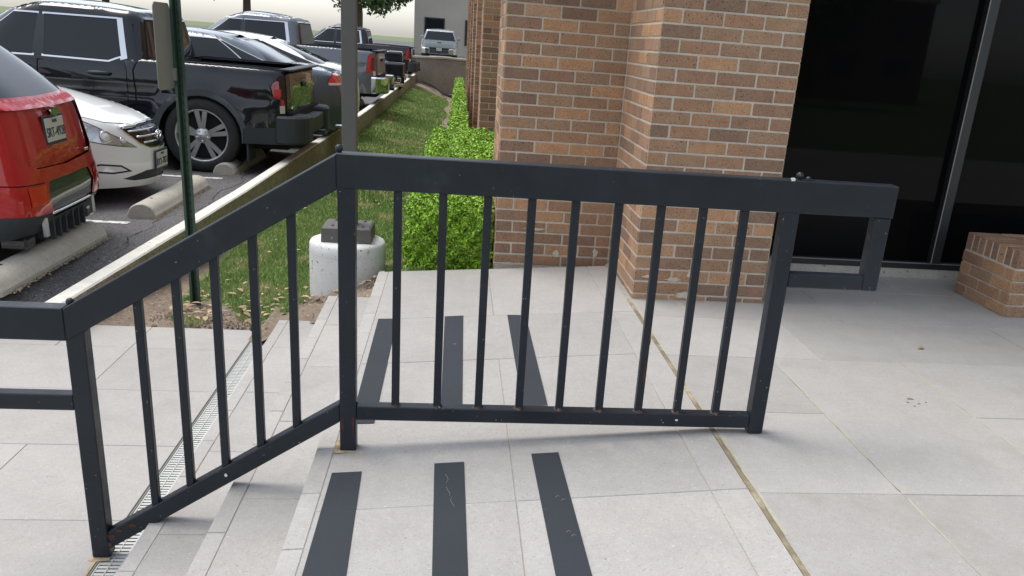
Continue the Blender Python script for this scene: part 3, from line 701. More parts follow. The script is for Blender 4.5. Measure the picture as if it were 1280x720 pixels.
built(MB().box(-1.648, -1.630, 5.235, 5.262, .88, .95), 'bracket', m_signback, sp)
# ------------------------------------------------------------------ wheel stops
def wheel_stop(x, y0, y1, label, tone=0):
    e = empty('wheel_stop', (x, (y0 + y1) / 2, ASPH), label=label, cat='wheel stop', group='concrete wheel stops along the curb')
    t = MB(); n = 12; pr = [(-.115, 0), (-.115, .03)] + [(-.105 * math.cos(math.radians(a)), .035 + .085 * math.sin(math.radians(a))) for a in range(10, 171, 16)] + [(.115, .03), (.115, 0)]
    b = t.bm; rows = []
    for y, s_ in ((y0, .93), (y0 + .02, 1), (y1 - .02, 1), (y1, .93)): rows.append([b.verts.new((x + u * s_, y, ASPH + v * s_)) for u, v in pr])
    for p_, q_ in zip(rows, rows[1:]):
        for i in range(len(pr) - 1):
            fc = b.faces.new((p_[i], p_[i + 1], q_[i + 1], q_[i])); fc.smooth = 1 < i < len(pr) - 3
    b.faces.new(rows[0]); b.faces.new(rows[-1][::-1]); bmesh.ops.recalc_face_normals(b, faces=b.faces)
    built(t, 'block', m_conc, e)
    for yy in (y0 + .25, y1 - .25):
        k = MB(); k.lathe([(0, .124), (.012, .123), (.014, .118)], 10, 'z', (x, yy, ASPH)); built(k, 'anchor_pin', m_rust, e)
wheel_stop(-2.60, 4.72, 6.22, 'concrete wheel stop behind the red SUV')
wheel_stop(-2.49, 6.90, 8.42, 'pale concrete wheel stop in front of the white sedan')
wheel_stop(-2.445, 9.20, 10.70, 'concrete wheel stop touching the rear tyre of the black pickup')
wheel_stop(-2.38, 11.55, 13.1, 'concrete wheel stop under the tail of the slate sedan')
wheel_stop(-2.30, 13.8, 15.3, 'concrete wheel stop behind the white car beyond the slate sedan')
wheel_stop(-2.25, 16.1, 17.6, 'concrete wheel stop under the grey pickup')
wheel_stop(-2.22, 18.4, 19.9, 'far concrete wheel stop in front of the motorcycle')
db = []
for (xx, ya, yb) in ((-2.482, 4.8, 6.25), (-2.372, 6.85, 8.5), (-2.327, 9.15, 10.8)):
    for i in range(260):
        x = xx + abs(R.gauss(0, .012)); y = R.uniform(ya, yb); z = ASPH + .001; q = R.uniform(.004, .013)
        pts = [(x + q * R.uniform(.6, 1) * math.cos(a), y + q * R.uniform(.6, 1) * math.sin(a), z) for a in (0, 1.6, 3.1, 4.7)]
        for k in range(4): db.append((pts[k], pts[(k + 1) % 4], (x, y, z + q)))
tag(tri_mesh('stop_debris', np.array(db), 3, m_curbside), 'dark grit gathered along the foot of the wheel stops', 'grit', kind='stuff')
def crack(pts, wd):
    k = MB(); t = k.bm; rows = []
    for (x, y) in pts: q = wd * R.uniform(.3, 1); rows.append((t.verts.new((x - q, y, ASPH + .0015)), t.verts.new((x + q, y, ASPH + .0015))))
    for A_, B_ in zip(rows, rows[1:]): t.faces.new((A_[0], A_[1], B_[1], B_[0]))
    k.build('asphalt_crack', m_seam, lot)
crack([(-2.33 + .03 * math.sin(i * .7) + R.uniform(-.015, .015), 5.9 + i * .06) for i in range(22)], .006)
crack([(-2.20 + .04 * math.sin(i * .5) + R.uniform(-.02, .02), 7.3 + i * .09) for i in range(40)], .006)
# fallen leaves on the paving
for (x, y, L_, an, lab) in [(2.228, 3.493, .045, .4, 'orange brown dry leaf lying alone on the grey paving'), (2.35, 4.22, .03, 1.2, 'small dark dry leaf on the paving beside the railing end')]:
    v = leaf_shape(0, 0, .003, L_, an, .35); o = pymesh('fallen_leaf', [(a, b, c + .0) for a, b, c in v], [(0, 1, 2, 3, 4, 5)], m_dry)
    sm = o.modifiers.new('s', 'SOLIDIFY'); sm.thickness = .0008; o.location = (x, y, .001); tag(o, lab, 'leaf', 'dry leaves on the paving')
t = MB()
for (dx, dy, a, b) in [(0, 0, .015, .009), (-.03, -.035, .005, .005), (.012, -.045, .006, .005), (.05, -.03, .004, .004), (-.02, -.07, .004, .004)]:
    t.prism([(1.842 + dx + a * R.uniform(.7, 1.2) * math.cos(i * .7), 2.88 + dy + b * R.uniform(.7, 1.2) * math.sin(i * .7)) for i in range(9)], .0005, .0022, 'z')
built(t, 'dirt_spots', m_soil, landing)['kind'] = 'stuff'
# ------------------------------------------------------------------ vehicles
def pip(p, poly):
    x, y = p; c = False; j = len(poly) - 1
    for i in range(len(poly)):
        xi, yi = poly[i]; xj, yj = poly[j]
        if (yi > y) != (yj > y) and x < (xj - xi) * (y - yi) / (yj - yi + 1e-12) + xi: c = not c
        j = i
    return c
def grow(poly, d_):
    n = len(poly); ar = sum(poly[i][0] * poly[(i + 1) % n][1] - poly[(i + 1) % n][0] * poly[i][1] for i in range(n)); sg = 1 if ar > 0 else -1; o = []
    for i in range(n):
        p0, p1, p2 = poly[i - 1], poly[i], poly[(i + 1) % n]
        e1 = Vector((p1[0] - p0[0], p1[1] - p0[1])); e2 = Vector((p2[0] - p1[0], p2[1] - p1[1]))
        if e1.length < 1e-9 or e2.length < 1e-9: o.append(p1); continue
        n1 = Vector((e1.y, -e1.x)).normalized() * sg; n2 = Vector((e2.y, -e2.x)).normalized() * sg; b = n1 + n2
        if b.length < 1e-6: b = n1
        b = b.normalized(); k = d_ / max(.4, b.dot(n1)); o.append((p1[0] + b.x * k, p1[1] + b.y * k))
    return o
def arc(cx, cy, r_, a0, a1, n=14): return [(cx + r_ * math.cos(math.radians(a0 + (a1 - a0) * i / n)), cy + r_ * math.sin(math.radians(a0 + (a1 - a0) * i / n))) for i in range(n + 1)]
class Shell:
    def __init__(s, af, ar, w, top, bot, nf=4., nr=5., rnd=.06, xm=0, zr=.6, bulge=None):
        s.af, s.ar, s.w, s.top, s.bot, s.nf, s.nr, s.rnd, s.xm, s.bulge = af, ar, w, top, bot, nf, nr, rnd, xm, bulge
        ph = np.concatenate([np.linspace(0, .12, 200) ** 1, np.linspace(.12, math.pi - .12, 900), np.linspace(math.pi - .12, math.pi, 200)])
        ph = np.unique(ph)[::-1]; c = np.cos(ph); si = np.abs(np.sin(ph)); n = np.where(c < 0, nr, nf)
        cx = np.sign(c) * np.abs(c) ** (2 / n); cy = si ** (2 / n)
        cx = np.concatenate([cx]); X = np.where(cx > 0, cx * af(zr), cx * ar(zr)); Y = cy * w(zr)
        # resample the straight-ish gaps finely
        L_ = np.concatenate([[0], np.cumsum(np.hypot(np.diff(X), np.diff(Y)))])
        s.s = np.linspace(0, L_[-1], 1600); s.cx = np.interp(s.s, L_, cx); s.cy = np.interp(s.s, L_, cy); s.X = np.interp(s.s, L_, X) + xm; s.Y = np.interp(s.s, L_, Y); s.L = L_[-1]
        s.iy = int(np.argmax(s.Y)); s.ir = np.searchsorted(s.X, xm - 0.0)
    def side(s, x, z): return (float(np.interp(x, s.X, s.s)), z)
    def rear(s, y, z): return (float(np.interp(y, s.Y[:s.ir], s.s[:s.ir])), z)
    def front(s, y, z): return (float(np.interp(-y, -s.Y[s.ir:], s.s[s.ir:])), z)
    def xs(s, sv): return float(np.interp(sv, s.s, s.X))
    def pos(s, sv, z, off=0):
        cx = float(np.interp(sv, s.s, s.cx)); cy = float(np.interp(sv, s.s, s.cy)); xr = s.xs(sv)
        a = s.af(z) if cx > 0 else s.ar(z); w_ = s.w(z) if s.w.__code__.co_argcount == 1 else s.w(z, xr)
        n = s.nf if cx > 0 else s.nr
        nx = math.copysign(abs(cx) ** (n - 1), cx) / a; ny = cy ** (n - 1) / w_; l = math.hypot(nx, ny) or 1; nx /= l; ny /= l
        dd = s.top(xr) - z; ins = 0
        if dd < s.rnd: q = s.rnd - max(0, dd); ins = s.rnd - math.sqrt(max(0, s.rnd ** 2 - q * q))
        if s.bulge: off = off + s.bulge(xr, z, sv)
        k = off - ins
        return (s.xm + cx * a + nx * k, max(0, cy * w_ + ny * k) if cy > .02 else max(0.0, cy * w_), z)
    def build(s, par, base, regions, du=.07, dz=.055):
        """base=(name, material); regions=[(name|None, material, poly, offset, side)] side: 0 both joined, 2 both separate, 1 left, -1 right; name None cuts a hole"""
        ns = int(s.L / .035); bot = []; top = []
        for i in range(ns + 1):
            sv = s.L * i / ns; x = s.xs(sv); bot.append((sv, s.bot(x))); top.append((sv, s.top(x)))
        outer = bot + top[::-1]
        V = list(outer); E_ = [(i, (i + 1) % len(outer)) for i in range(len(outer))]
        def add(poly):
            i0 = len(V); pts = []
            for k in range(len(poly)):
                a, b = poly[k], poly[(k + 1) % len(poly)]; L_ = math.hypot(b[0] - a[0], b[1] - a[1]); n = max(1, int(L_ / .05))
                for j in range(n): pts.append((a[0] + (b[0] - a[0]) * j / n, a[1] + (b[1] - a[1]) * j / n))
            V.extend(pts); E_.extend([(i0 + k, i0 + (k + 1) % len(pts)) for k in range(len(pts))])
        for rg_ in regions: add(rg_[2])
        z = min(b[1] for b in bot); zt = max(t[1] for t in top); sv = du * .5
        while sv < s.L:
            zz = s.bot(s.xs(sv)) + .03; te = s.top(s.xs(sv))
            while zz < te - .012: V.append((sv, zz)); zz += dz
            for q in (.008, .02, .04): V.append((sv, te - q))
            sv += du
        vo, eo, fo, *_ = delaunay_2d_cdt([Vector(v) for v in V], E_, [], 0, 1e-5)
        P2 = [(v.x, v.y) for v in vo]
        bbs = [(min(p[0] for p in g_[2]), max(p[0] for p in g_[2]), min(p[1] for p in g_[2]), max(p[1] for p in g_[2])) for g_ in regions]
        bk = {}
        for t in fo:
            c = (sum(P2[i][0] for i in t) / 3, sum(P2[i][1] for i in t) / 3)
            if not pip(c, outer): continue
            for sd_ in (1, -1):
                hit = -1
                for k, g_ in enumerate(regions):
                    if g_[4] in (1, -1) and g_[4] != sd_: continue
                    b = bbs[k]
                    if b[0] <= c[0] <= b[1] and b[2] <= c[1] <= b[3] and pip(c, g_[2]): hit = k
                if hit >= 0 and regions[hit][0] is None: continue
                nm, m_, of, sep = (base[0], base[1], 0, 0) if hit < 0 else (regions[hit][0], regions[hit][1], regions[hit][3], regions[hit][4])
                KEY = (nm, m_.name, sd_ if sep == 2 else 0, -1 if (hit < 0 or nm in ('seam', 'window_seal')) else hit); bk.setdefault(KEY, [m_, of, [], {}, []])
                B = bk[KEY]; tri = []
                for i in t:
                    key = (i, sd_ if P2[i][0] > 1e-6 and P2[i][0] < s.L - 1e-6 else 0)
                    if key not in B[3]:
                        p = s.pos(P2[i][0], P2[i][1], of); B[3][key] = len(B[2])
                        B[2].append((p[0], p[1] * sd_ if key[1] else 0.0, p[2]))
                    tri.append(B[3][key])
                B[4].append(tuple(tri) if sd_ == -1 else tuple(tri[::-1]))
        out = {}
        for (nm, mn, sd_, hi_), B in bk.items():
            o = pymesh('panel_gap' if nm == 'seam' else nm, B[2], B[4], B[0], par, smooth=True)
            if nm in ('seam', 'window_seal'): o['kind'] = 'stuff'
            out.setdefault(nm, []).append(o)
        return out
    def cap(s, par, name, m, x0, x1, crown, n=12, step=.06, lift=0, hole=None):
        """lid across the top between the stations x0..x1; crown(x) = extra height in the middle"""
        v = []; fc = []; svs = [q for q in np.arange(0, s.L + step * .5, step)]; rows = []
        a = s.side(x0, 0)[0]; b = s.side(x1, 0)[0]
        svs = [q for q in svs if a + .01 < q < b - .01]; svs = [a] + svs + [b]
        for q in svs:
            x = s.xs(q); p = s.pos(q, s.top(x)); row = []
            for k in range(n + 1):
                t_ = -1 + 2 * k / n; row.append(len(v)); v.append((p[0], p[1] * t_, p[2] + crown(x) * (1 - t_ ** 2) + lift))
            rows.append(row)
        for A_, B_ in zip(rows, rows[1:]):
            for k in range(n): fc.append((A_[k], A_[k + 1], B_[k + 1], B_[k])[::-1])
        return pymesh(name, v, fc, m, par, smooth=True)
def lerpf(*pts):
    xs_ = [p[0] for p in pts]; zs = [p[1] for p in pts]
    return lambda x: float(np.interp(x, xs_, zs))
def smf(*pts):
    xs_ = np.array([p[0] for p in pts], float); zs = np.array([p[1] for p in pts], float); m_ = np.gradient(zs, xs_)
    def fn(x):
        x = min(max(x, xs_[0]), xs_[-1]); i = min(int(np.searchsorted(xs_, x, 'right')) - 1, len(xs_) - 2); h = xs_[i + 1] - xs_[i]; t = (x - xs_[i]) / h
        return float((2 * t**3 - 3 * t**2 + 1) * zs[i] + (t**3 - 2 * t**2 + t) * h * m_[i] + (-2 * t**3 + 3 * t**2) * zs[i + 1] + (t**3 - t**2) * h * m_[i + 1])
    return fn
def wheel(par, x, y, r_, wd, spokes=5, rimr=.62, style='double', side=1):
    """wheel with its axis along y; side=+1 shows its face towards +y"""
    e = bpy.data.objects.new('wheel', None); COL.objects.link(e); e.parent = par; e.location = (x, y, r_); e.empty_display_size = .1
    h = wd / 2; rr = r_ * rimr
    k = MB(); k.lathe([(rr, -h * .9), (rr * 1.04, -h), (r_ * .80, -h * 1.06), (r_ * .95, -h * .98), (r_ * .995, -h * .72), (r_, -h * .2), (r_, h * .2), (r_ * .995, h * .72), (r_ * .95, h * .98), (r_ * .80, h * 1.06), (rr * 1.04, h), (rr, h * .9)], 56, 'y'); k.build('tyre', m_tire, e)
    k = MB(); k.lathe([(rr * 1.03, side * h * .93), (rr * 1.0, side * h * .96), (rr * .96, side * h * .90), (rr * .93, side * h * .55), (rr * .92, -side * h * .9)], 48, 'y')
    for i in range(spokes):
        a = math.pi / 2 + 2 * math.pi * i / spokes
        def bar(a_, w0, w1, r0_, r1_, y0, y1):
            t = bmesh.new(); ca, sa = math.cos(a_), math.sin(a_)
            def q(rad, tt, yy): return t.verts.new((rad * ca - tt * sa, yy, rad * sa + tt * ca))
            A_ = [q(r0_, -w0, y0), q(r0_, w0, y0), q(r0_, w0, y0 - side * .03), q(r0_, -w0, y0 - side * .03)]; B_ = [q(r1_, -w1, y1), q(r1_, w1, y1), q(r1_, w1, y1 - side * .03), q(r1_, -w1, y1 - side * .03)]
            for j in range(4): t.faces.new((A_[j], A_[(j + 1) % 4], B_[(j + 1) % 4], B_[j]))
            t.faces.new(A_); t.faces.new(B_); bmesh.ops.recalc_face_normals(t, faces=t.faces); k._join(t)
        if style == 'double':
            for sg in (-1, 1): bar(a + sg * .165, rr * .070, rr * .095, rr * .26, rr * .97, side * h * .74, side * h * .84)
            bar(a, rr * .10, rr * .13, rr * .24, rr * .40, side * h * .72, side * h * .76)
        else: bar(a, rr * .10, rr * .13, rr * .2, rr * .96, side * h * .72, side * h * .84)
    k.lathe([(0, side * h * .80), (rr * .10, side * h * .79), (rr * .11, side * h * .745), (rr * .30, side * h * .74), (rr * .31, side * h * .6)], 24, 'y')
    k.build('rim', m_alloy, e)
    k = MB()
    for i in range(5):
        a = math.pi / 2 + .63 + 2 * math.pi * i / 5; k.lathe([(0, side * h * .80), (.010, side * h * .79), (.012, side * h * .72)], 8, 'y', (rr * .22 * math.cos(a), 0, rr * .22 * math.sin(a)))
    k.build('wheel_nuts', m_chrome, e)
    k = MB(); k.lathe([(0, side * h * .45), (rr * .9, side * h * .45)], 24, 'y'); k.build('brake_backing', m_seam, e)
    return e
def text(par, s_, size, m, loc, rot, ext=.0015, name='lettering', sx=1):
    cu = bpy.data.curves.new('t', 'FONT'); cu.body = s_; cu.size = size; cu.extrude = ext; cu.align_x = 'CENTER'; cu.align_y = 'CENTER'
    o = bpy.data.objects.new('t', cu); COL.objects.link(o); dg = bpy.context.evaluated_depsgraph_get(); me = bpy.data.meshes.new_from_object(o.evaluated_get(dg)); bpy.data.objects.remove(o)
    q = link(name, me, m, par); q.location = loc; q.rotation_euler = rot; q.scale = (sx, 1, 1); return q
def plate(par, x, y, z, txt, facing=1, tilt=0, wd=.29, ht=.145, frame=True, rz=0):
    """number plate on the end of a car; facing=+1 looks to +x"""
    e = bpy.data.objects.new('number_plate', None); COL.objects.link(e); e.parent = par; e.location = (x, y, z); e.rotation_euler = (0, -tilt * facing, rz + (0 if facing > 0 else math.pi)); e.empty_display_size = .05
    if frame: MB().box(-.012, .0, -wd / 2 - .018, wd / 2 + .018, -ht / 2 - .022, ht / 2 + .018, .004).build('plate_frame', m_clad, e)
    MB().box(-.004, .005, -wd / 2, wd / 2, -ht / 2, ht / 2, .002).build('plate_face', m_plate, e)
    text(e, txt, .083, m_ink, (.006, 0, -.018), (math.pi / 2, 0, math.pi / 2), sx=.86); text(e, 'TEXAS', .026, m_ink, (.006, 0, .050), (math.pi / 2, 0, math.pi / 2))
    return e
def underbody(par, x0, x1, w_, arches, z0=.17, z1=.5):
    k = MB(); k.box(x0, x1, -w_, w_, z0, z1, .03); k.build('underbody', m_under, par)
def well(par, xs_, r_, w_):
    for x in xs_:
        for sd_ in (1, -1):
            k = MB(); k.lathe([(r_ + .03, sd_ * (w_ - .02)), (r_ + .02, sd_ * (w_ - .30)), (0, sd_ * (w_ - .30))], 28, 'y', (x, 0, .36)); k.build('wheel_well', m_under, par)
def ends(sh_, poly): return poly

m_tailp = mat('tail_lens_pickup', (.30, .018, .026), .12, coat=1, noise=(20, .3), space='obj')
m_flare = mat('flare_plastic', (.070, .080, .090), .5, noise=(30, .05))
# ---- black pickup backed in: rear towards +X
def pickup(loc, label, group=None, body=m_blk, rim='double', tailtxt=None, hs=1.0, chrome_bumper=False, cladded=True, rz=math.pi, tall=0, near=1, lens=None):
    e = empty('pickup_truck', loc, rz, label=label, cat='pickup truck')
    if group: e['group'] = group
    HB = 1.09 * hs; W = .975; AX = (-1.52, 1.58); WR = .382
    top = smf((-2.42, HB), (-1.2, HB + .02), (-.9, HB + .02), (0, HB - .01), (1.0, HB - .03), (1.6, HB - .05), (2.2, HB - .12), (2.5, HB - .26))
    bot = lambda x: .33
    w_ = lambda z, x=0: W - .045 * abs((z - .62) / .45) ** 2.2 - (.014 * math.exp(-((z - .80) / .035) ** 2) if abs(x) < 2.2 else 0)
    sh_ = Shell(lambda z: 2.42 - .10 * abs((z - .6) / .4) ** 2, lambda z: 2.42 - .02 * abs((z - .7) / .4) ** 2, w_, top, bot, nf=5, nr=16, rnd=.035,
                bulge=lambda x, z, sv: .022 * max(math.exp(-(abs(math.hypot(x - AX[0], z - .37) - .47) / .05) ** 2), math.exp(-(abs(math.hypot(x - AX[1], z - .37) - .47) / .05) ** 2)) if z > .3 else 0)
    s = sh_.side; r_ = sh_.rear; fr__ = sh_.front
    def A(c, rad, a0=0, a1=180): return [s(x, z) for x, z in arc(c, .37, rad, a0, a1, 18)]
    RG = []
    if cladded:
        for c in AX: RG.append(('wheel_flare', m_flare, [s(c + .47, .20)] + A(c, .485, -10, 190) + [s(c - .47, .20)], .012, 2))
        RG.append(('lower_cladding', m_clad, [s(-2.40, .30), s(-2.40, .52), s(-1.96, .49), s(-1.96, .30)], .006, 2))
        RG.append(('sill_cladding', m_clad, [s(-1.08, .30), s(-1.08, .47), s(1.12, .47), s(1.12, .30)], .006, 2))
    for c in AX: RG.append((None, m_clad, [s(c + .425, .1)] + A(c, .425, -15, 195) + [s(c - .425, .1)], 0, 0))
    dr_ = [(-.81, .50), (-.81, 1.00), (-.79, HB), (.04, HB - .01), (.04, .9), (-.02, .5)]; df = [(.055, .50), (.055, .9), (.05, HB - .02), (1.02, HB - .05), (1.04, .9), (1.0, .5)]
    for nm, pl_ in (('rear_door', dr_), ('front_door', df)):
        p_ = [s(*q_) for q_ in pl_]; RG.append(('seam', m_seam, grow(p_, .007), -.006, 0)); RG.append((nm, body, p_, 0, 2))
    p_ = [s(-.885, .42), s(-.885, .80), s(-.87, 1.0), s(-.93, HB + .03), s(-.945, HB + .03), s(-.887, 1.0), s(-.9, .8), s(-.9, .42)]; RG.append(('seam', m_seam, p_, -.006, 0))
    # fuel door
    p_ = [s(-1.30, .80), s(-1.30, .93), s(-1.15, .93), s(-1.15, .80)]; RG.append(('seam', m_seam, grow(p_, .006), -.004, 1)); RG.append(('fuel_door', body, p_, 0, 1))
    # tail lamps: wrap the corner
    L1 = [s(-2.25, .93), s(-2.27, .97), s(-2.31, .995), r_(.93, .985), r_(.925, .72), s(-2.37, .735), s(-2.36, .80), s(-2.27, .81)]
    if lens: L1 = [s(-2.20, .72), s(-2.25, 1.0), s(-2.30, 1.05), r_(.93, 1.05), r_(.925, .70), s(-2.36, .70)]
    RG.append(('seam', m_seam, grow(L1, .006), -.004, 0)); RG.append(('tail_light', lens or m_tailp, L1, .006, 2))
    L2 = [s(-2.275, .83), s(-2.275, .90), s(-2.34, .91), s(-2.34, .83)]
    if lens: L2 = [s(-2.27, .76), s(-2.30, .98), s(-2.36, .98), s(-2.34, .76)]
    RG.append(('tail_light_core', m_taild if lens else m_tail, L2, .007, 2))
    L3 = [r_(.93, .66), r_(.93, .74), r_(.90, .74), r_(.90, .66)]; RG.append(('reverse_light', m_tailw, L3, .004, 2))
    # tailgate
    TG = [r_(0, .665), r_(0, 1.10), r_(.875, 1.10), r_(.875, .665)]
    RG.append(('seam', m_seam, [r_(0, .655), r_(0, 1.12), r_(.885, 1.12), r_(.885, .655)], -.006, 0)); RG.append(('tailgate', body, TG, 0.0, 0))
    # front: lamps and grille
    G_ = [fr__(0, .55), fr__(0, .88), fr__(.55, .88), fr__(.50, .55)]; RG.append(('grille', m_clad, G_, .004, 0))
    H_ = [fr__(.58, .66), fr__(.60, .86), s(2.15, .84), s(2.2, .74)]; RG.append(('headlight', m_lens, H_, .006, 2))
    parts = sh_.build(e, ('body', body), RG)
    # hood, cowl and bed
    sh_.cap(e, 'hood', body, 1.0, 2.419, lambda x: .05 * min(1, (2.42 - x) * 2))
    sh_.cap(e, 'cowl', m_seam, -1.02, 1.0, lambda x: 0)
    # bed rim and box
    a = sh_.side(-1.05, 0)[0]; rows = []; k = MB(); t = k.bm; q = a; st_q = np.linspace(0, a, 60)
    for q in st_q:
        x = sh_.xs(q); p = sh_.pos(q, sh_.top(x)); ix = max(p[0] + (.075 if q < 1.1 else 0), -2.34); iy = min(p[1], W - .11)
        rows.append([(p[0], p[1], p[2] - .004), (p[0] + .004, p[1], p[2] + .016), (max(p[0], ix - .01), iy, p[2] + .016), (max(p[0], ix), iy, p[2] - .05)])
    for sg in (1, -1):
        vs = [[t.verts.new((p[0], p[1] * sg, p[2])) for p in rw] for rw in rows]
        for A_, B_ in zip(vs, vs[1:]):
            for j in range(3): fc = t.faces.new((A_[j], A_[j + 1], B_[j + 1], B_[j])); fc.smooth = False
    bmesh.ops.recalc_face_normals(t, faces=t.faces); k.build('bed_rail', m_clad, e)
    k = MB(); zf = .62; t = k.bm
    P0 = [(-2.34, -W + .11), (-1.03, -W + .11), (-1.03, W - .11), (-2.34, W - .11)]
    lo = [t.verts.new((x, y, zf)) for x, y in P0]; hi = [t.verts.new((x, y, HB + .0)) for x, y in P0]; t.faces.new(lo)
    for j in range(4): t.faces.new((lo[j], lo[(j + 1) % 4], hi[(j + 1) % 4], hi[j]))
    k.build('bed_liner', m_clad, e)
    # tailgate spoiler, handle, letters
    MB().box(-2.455, -2.35, -.87, .87, HB + .002, HB + .026, .008).build('tailgate_cap', m_clad, e)
    k = MB(); k.box(-2.432, -2.415, -.11, .11, .90, .955, .008); k.build('tailgate_handle', m_clad, e)
    if tailtxt: text(e, tailtxt, .075, m_chrome, (-2.424, .72, .70), (math.pi / 2, 0, -math.pi / 2), .003)
    # bumper
    bmn = m_chrome if chrome_bumper else m_clad
    k = MB(); k.prism([(-2.30, -.60), (-2.56, -.60), (-2.57, 0), (-2.56, .60), (-2.30, .60)], .40, .585, 'z', bev=.014); k.build('rear_bumper', m_clad, e)
    for sg in (1, -1):
        k = MB(); P_ = [(-2.28, .965), (-2.40, .968), (-2.50, .94), (-2.565, .88), (-2.60, .76), (-2.605, .52), (-2.40, .50), (-2.28, .55)]
        k.prism([(x_, y_ * sg) for x_, y_ in P_], .335, .635, 'z', bev=.022); o = k.build('bumper_corner', bmn, e)
        for fc in o.data.polygons: fc.use_smooth = False
    k = MB(); k.box(-2.44, -2.36, -.86, .86, .56, .67, .01); k.build('bumper_pad', m_under, e)
    k = MB(); k.box(-2.566, -2.50, -.16, .16, .42, .56, .01); k.build('plate_recess', m_dark, e)
    k = MB(); k.box(-2.66, -2.5, -.04, .04, .36, .42, .005); k.build('tow_hitch', m_clad, e)
    MB().box(2.30, 2.45, -.88, .88, .34, .55, .04).build('front_bumper', m_clad, e)
    for sg in (1, -1): MB().box(AX[0] - .475, AX[0] - .455, min(sg * .66, sg * .97), max(sg * .66, sg * .97), .14, .42, .004).build('mud_flap', m_clad, e)
    underbody(e, -2.4, 2.3, .80, AX, .26, .55); well(e, AX, .425, W)
    for x in AX:
        for sg in (1, -1): wheel(e, x, sg * (W - .125), WR, .245, 5, .70, rim, sg)
    # cab
    zb = HB - .04; ZR = 1.60 * (1 + (hs - 1) * .6) + tall
    top2 = smf((-1.02, ZR - .03), (-.5, ZR), (.3, ZR - .005), (.75, ZR - .05), (1.0, ZR - .09))
    v_ = lambda z: min(1.05, max(0, (z - zb) / (ZR - zb)))
    cs = Shell(lambda z: 1.02 - .72 * v_(z) ** 1.05, lambda z: 1.02 - .10 * v_(z), lambda z: .93 - .17 * v_(z) ** 1.15, top2, lambda x: zb, nf=5, nr=14, rnd=.07, xm=0, zr=zb)
    # the reference outline is the belt: x runs -1.02..1.02
    c_s = cs.side; c_f = cs.front; c_r = cs.rear
    RG = []
    z1 = HB + .01; z2 = ZR - .12
    # side glass (x given at belt scale)
    for nm, pl_ in (('rear_door_window', [(-.64, z1 - .012), (-.72, z1 + .02), (-.765, z1 + .035), (-.765, z2), (-.02, z2), (-.02, z1)]), ('front_door_window', [(.10, z1), (.10, z2), (.62, z2), (.86, z1)])):
        p_ = [c_s(*q_) for q_ in pl_]
        RG.append(('window_trim', m_chrome, grow(p_, .022), .004, 2))
        if nm[0] == 'r': RG.append(('window_trim', m_chrome, [c_s(-.83, z1 + .01), c_s(-.83, z2 + .02), c_s(-.76, z2 + .02), c_s(-.76, z1 - .01)], .004, 2))
        RG.append(('window_seal', m_seam, grow(p_, .006), .004, 0)); RG.append((nm, m_cglass, p_, .001, 2))
    RG.append(('pillar_cover', m_clad, [c_s(-.02, z1), c_s(-.02, z2), c_s(.10, z2), c_s(.10, z1)], .003, 2))
    p_ = [c_f(0, zb + .03), c_f(0, ZR - .08), c_f(.78, ZR - .09), c_f(.86, zb + .03)]; RG.append(('windscreen', m_cglass, p_, .002, 0))
    p_ = [c_r(0, HB + .04), c_r(0, ZR - .12), c_r(.78, ZR - .12), c_r(.82, HB + .04)]; RG.append(('window_seal', m_seam, [(a_, b_) for a_, b_ in grow(p_, .02)], .002, 0)); RG.append(('rear_window', m_cglass, p_, .003, 0))
    cs.build(e, ('cab', body), RG, .08, .06)
    cs.cap(e, 'roof', body, -1.019, 1.019, lambda x: .05 * (1 - (x / 1.05) ** 2))
    # handles, mirrors
    for sg in (1, -1):
        for x in (-.66, .18):
            k = MB(); k.tube([(x + .0, sg * (W - .02), .952), (x + .03, sg * (W + .022), .955), (x + .11, sg * (W + .026), .957), (x + .19, sg * (W + .022), .955), (x + .22, sg * (W - .02), .952)], [.012, .018, .02, .018, .012], 8); k.build('door_handle', m_clad if body != m_grey else m_chrome, e)
        k = MB(); k.box(.80, .92, min(sg * .93, sg * 1.14), max(sg * .93, sg * 1.14), HB - .02, HB + .16, .03, seg=2); k.build('door_mirror', body, e)
    return e
p1 = pickup((-4.20, 10.275, ASPH), 'glossy black pickup truck backed up to the curb, its side towards the railing', tailtxt='RTL')
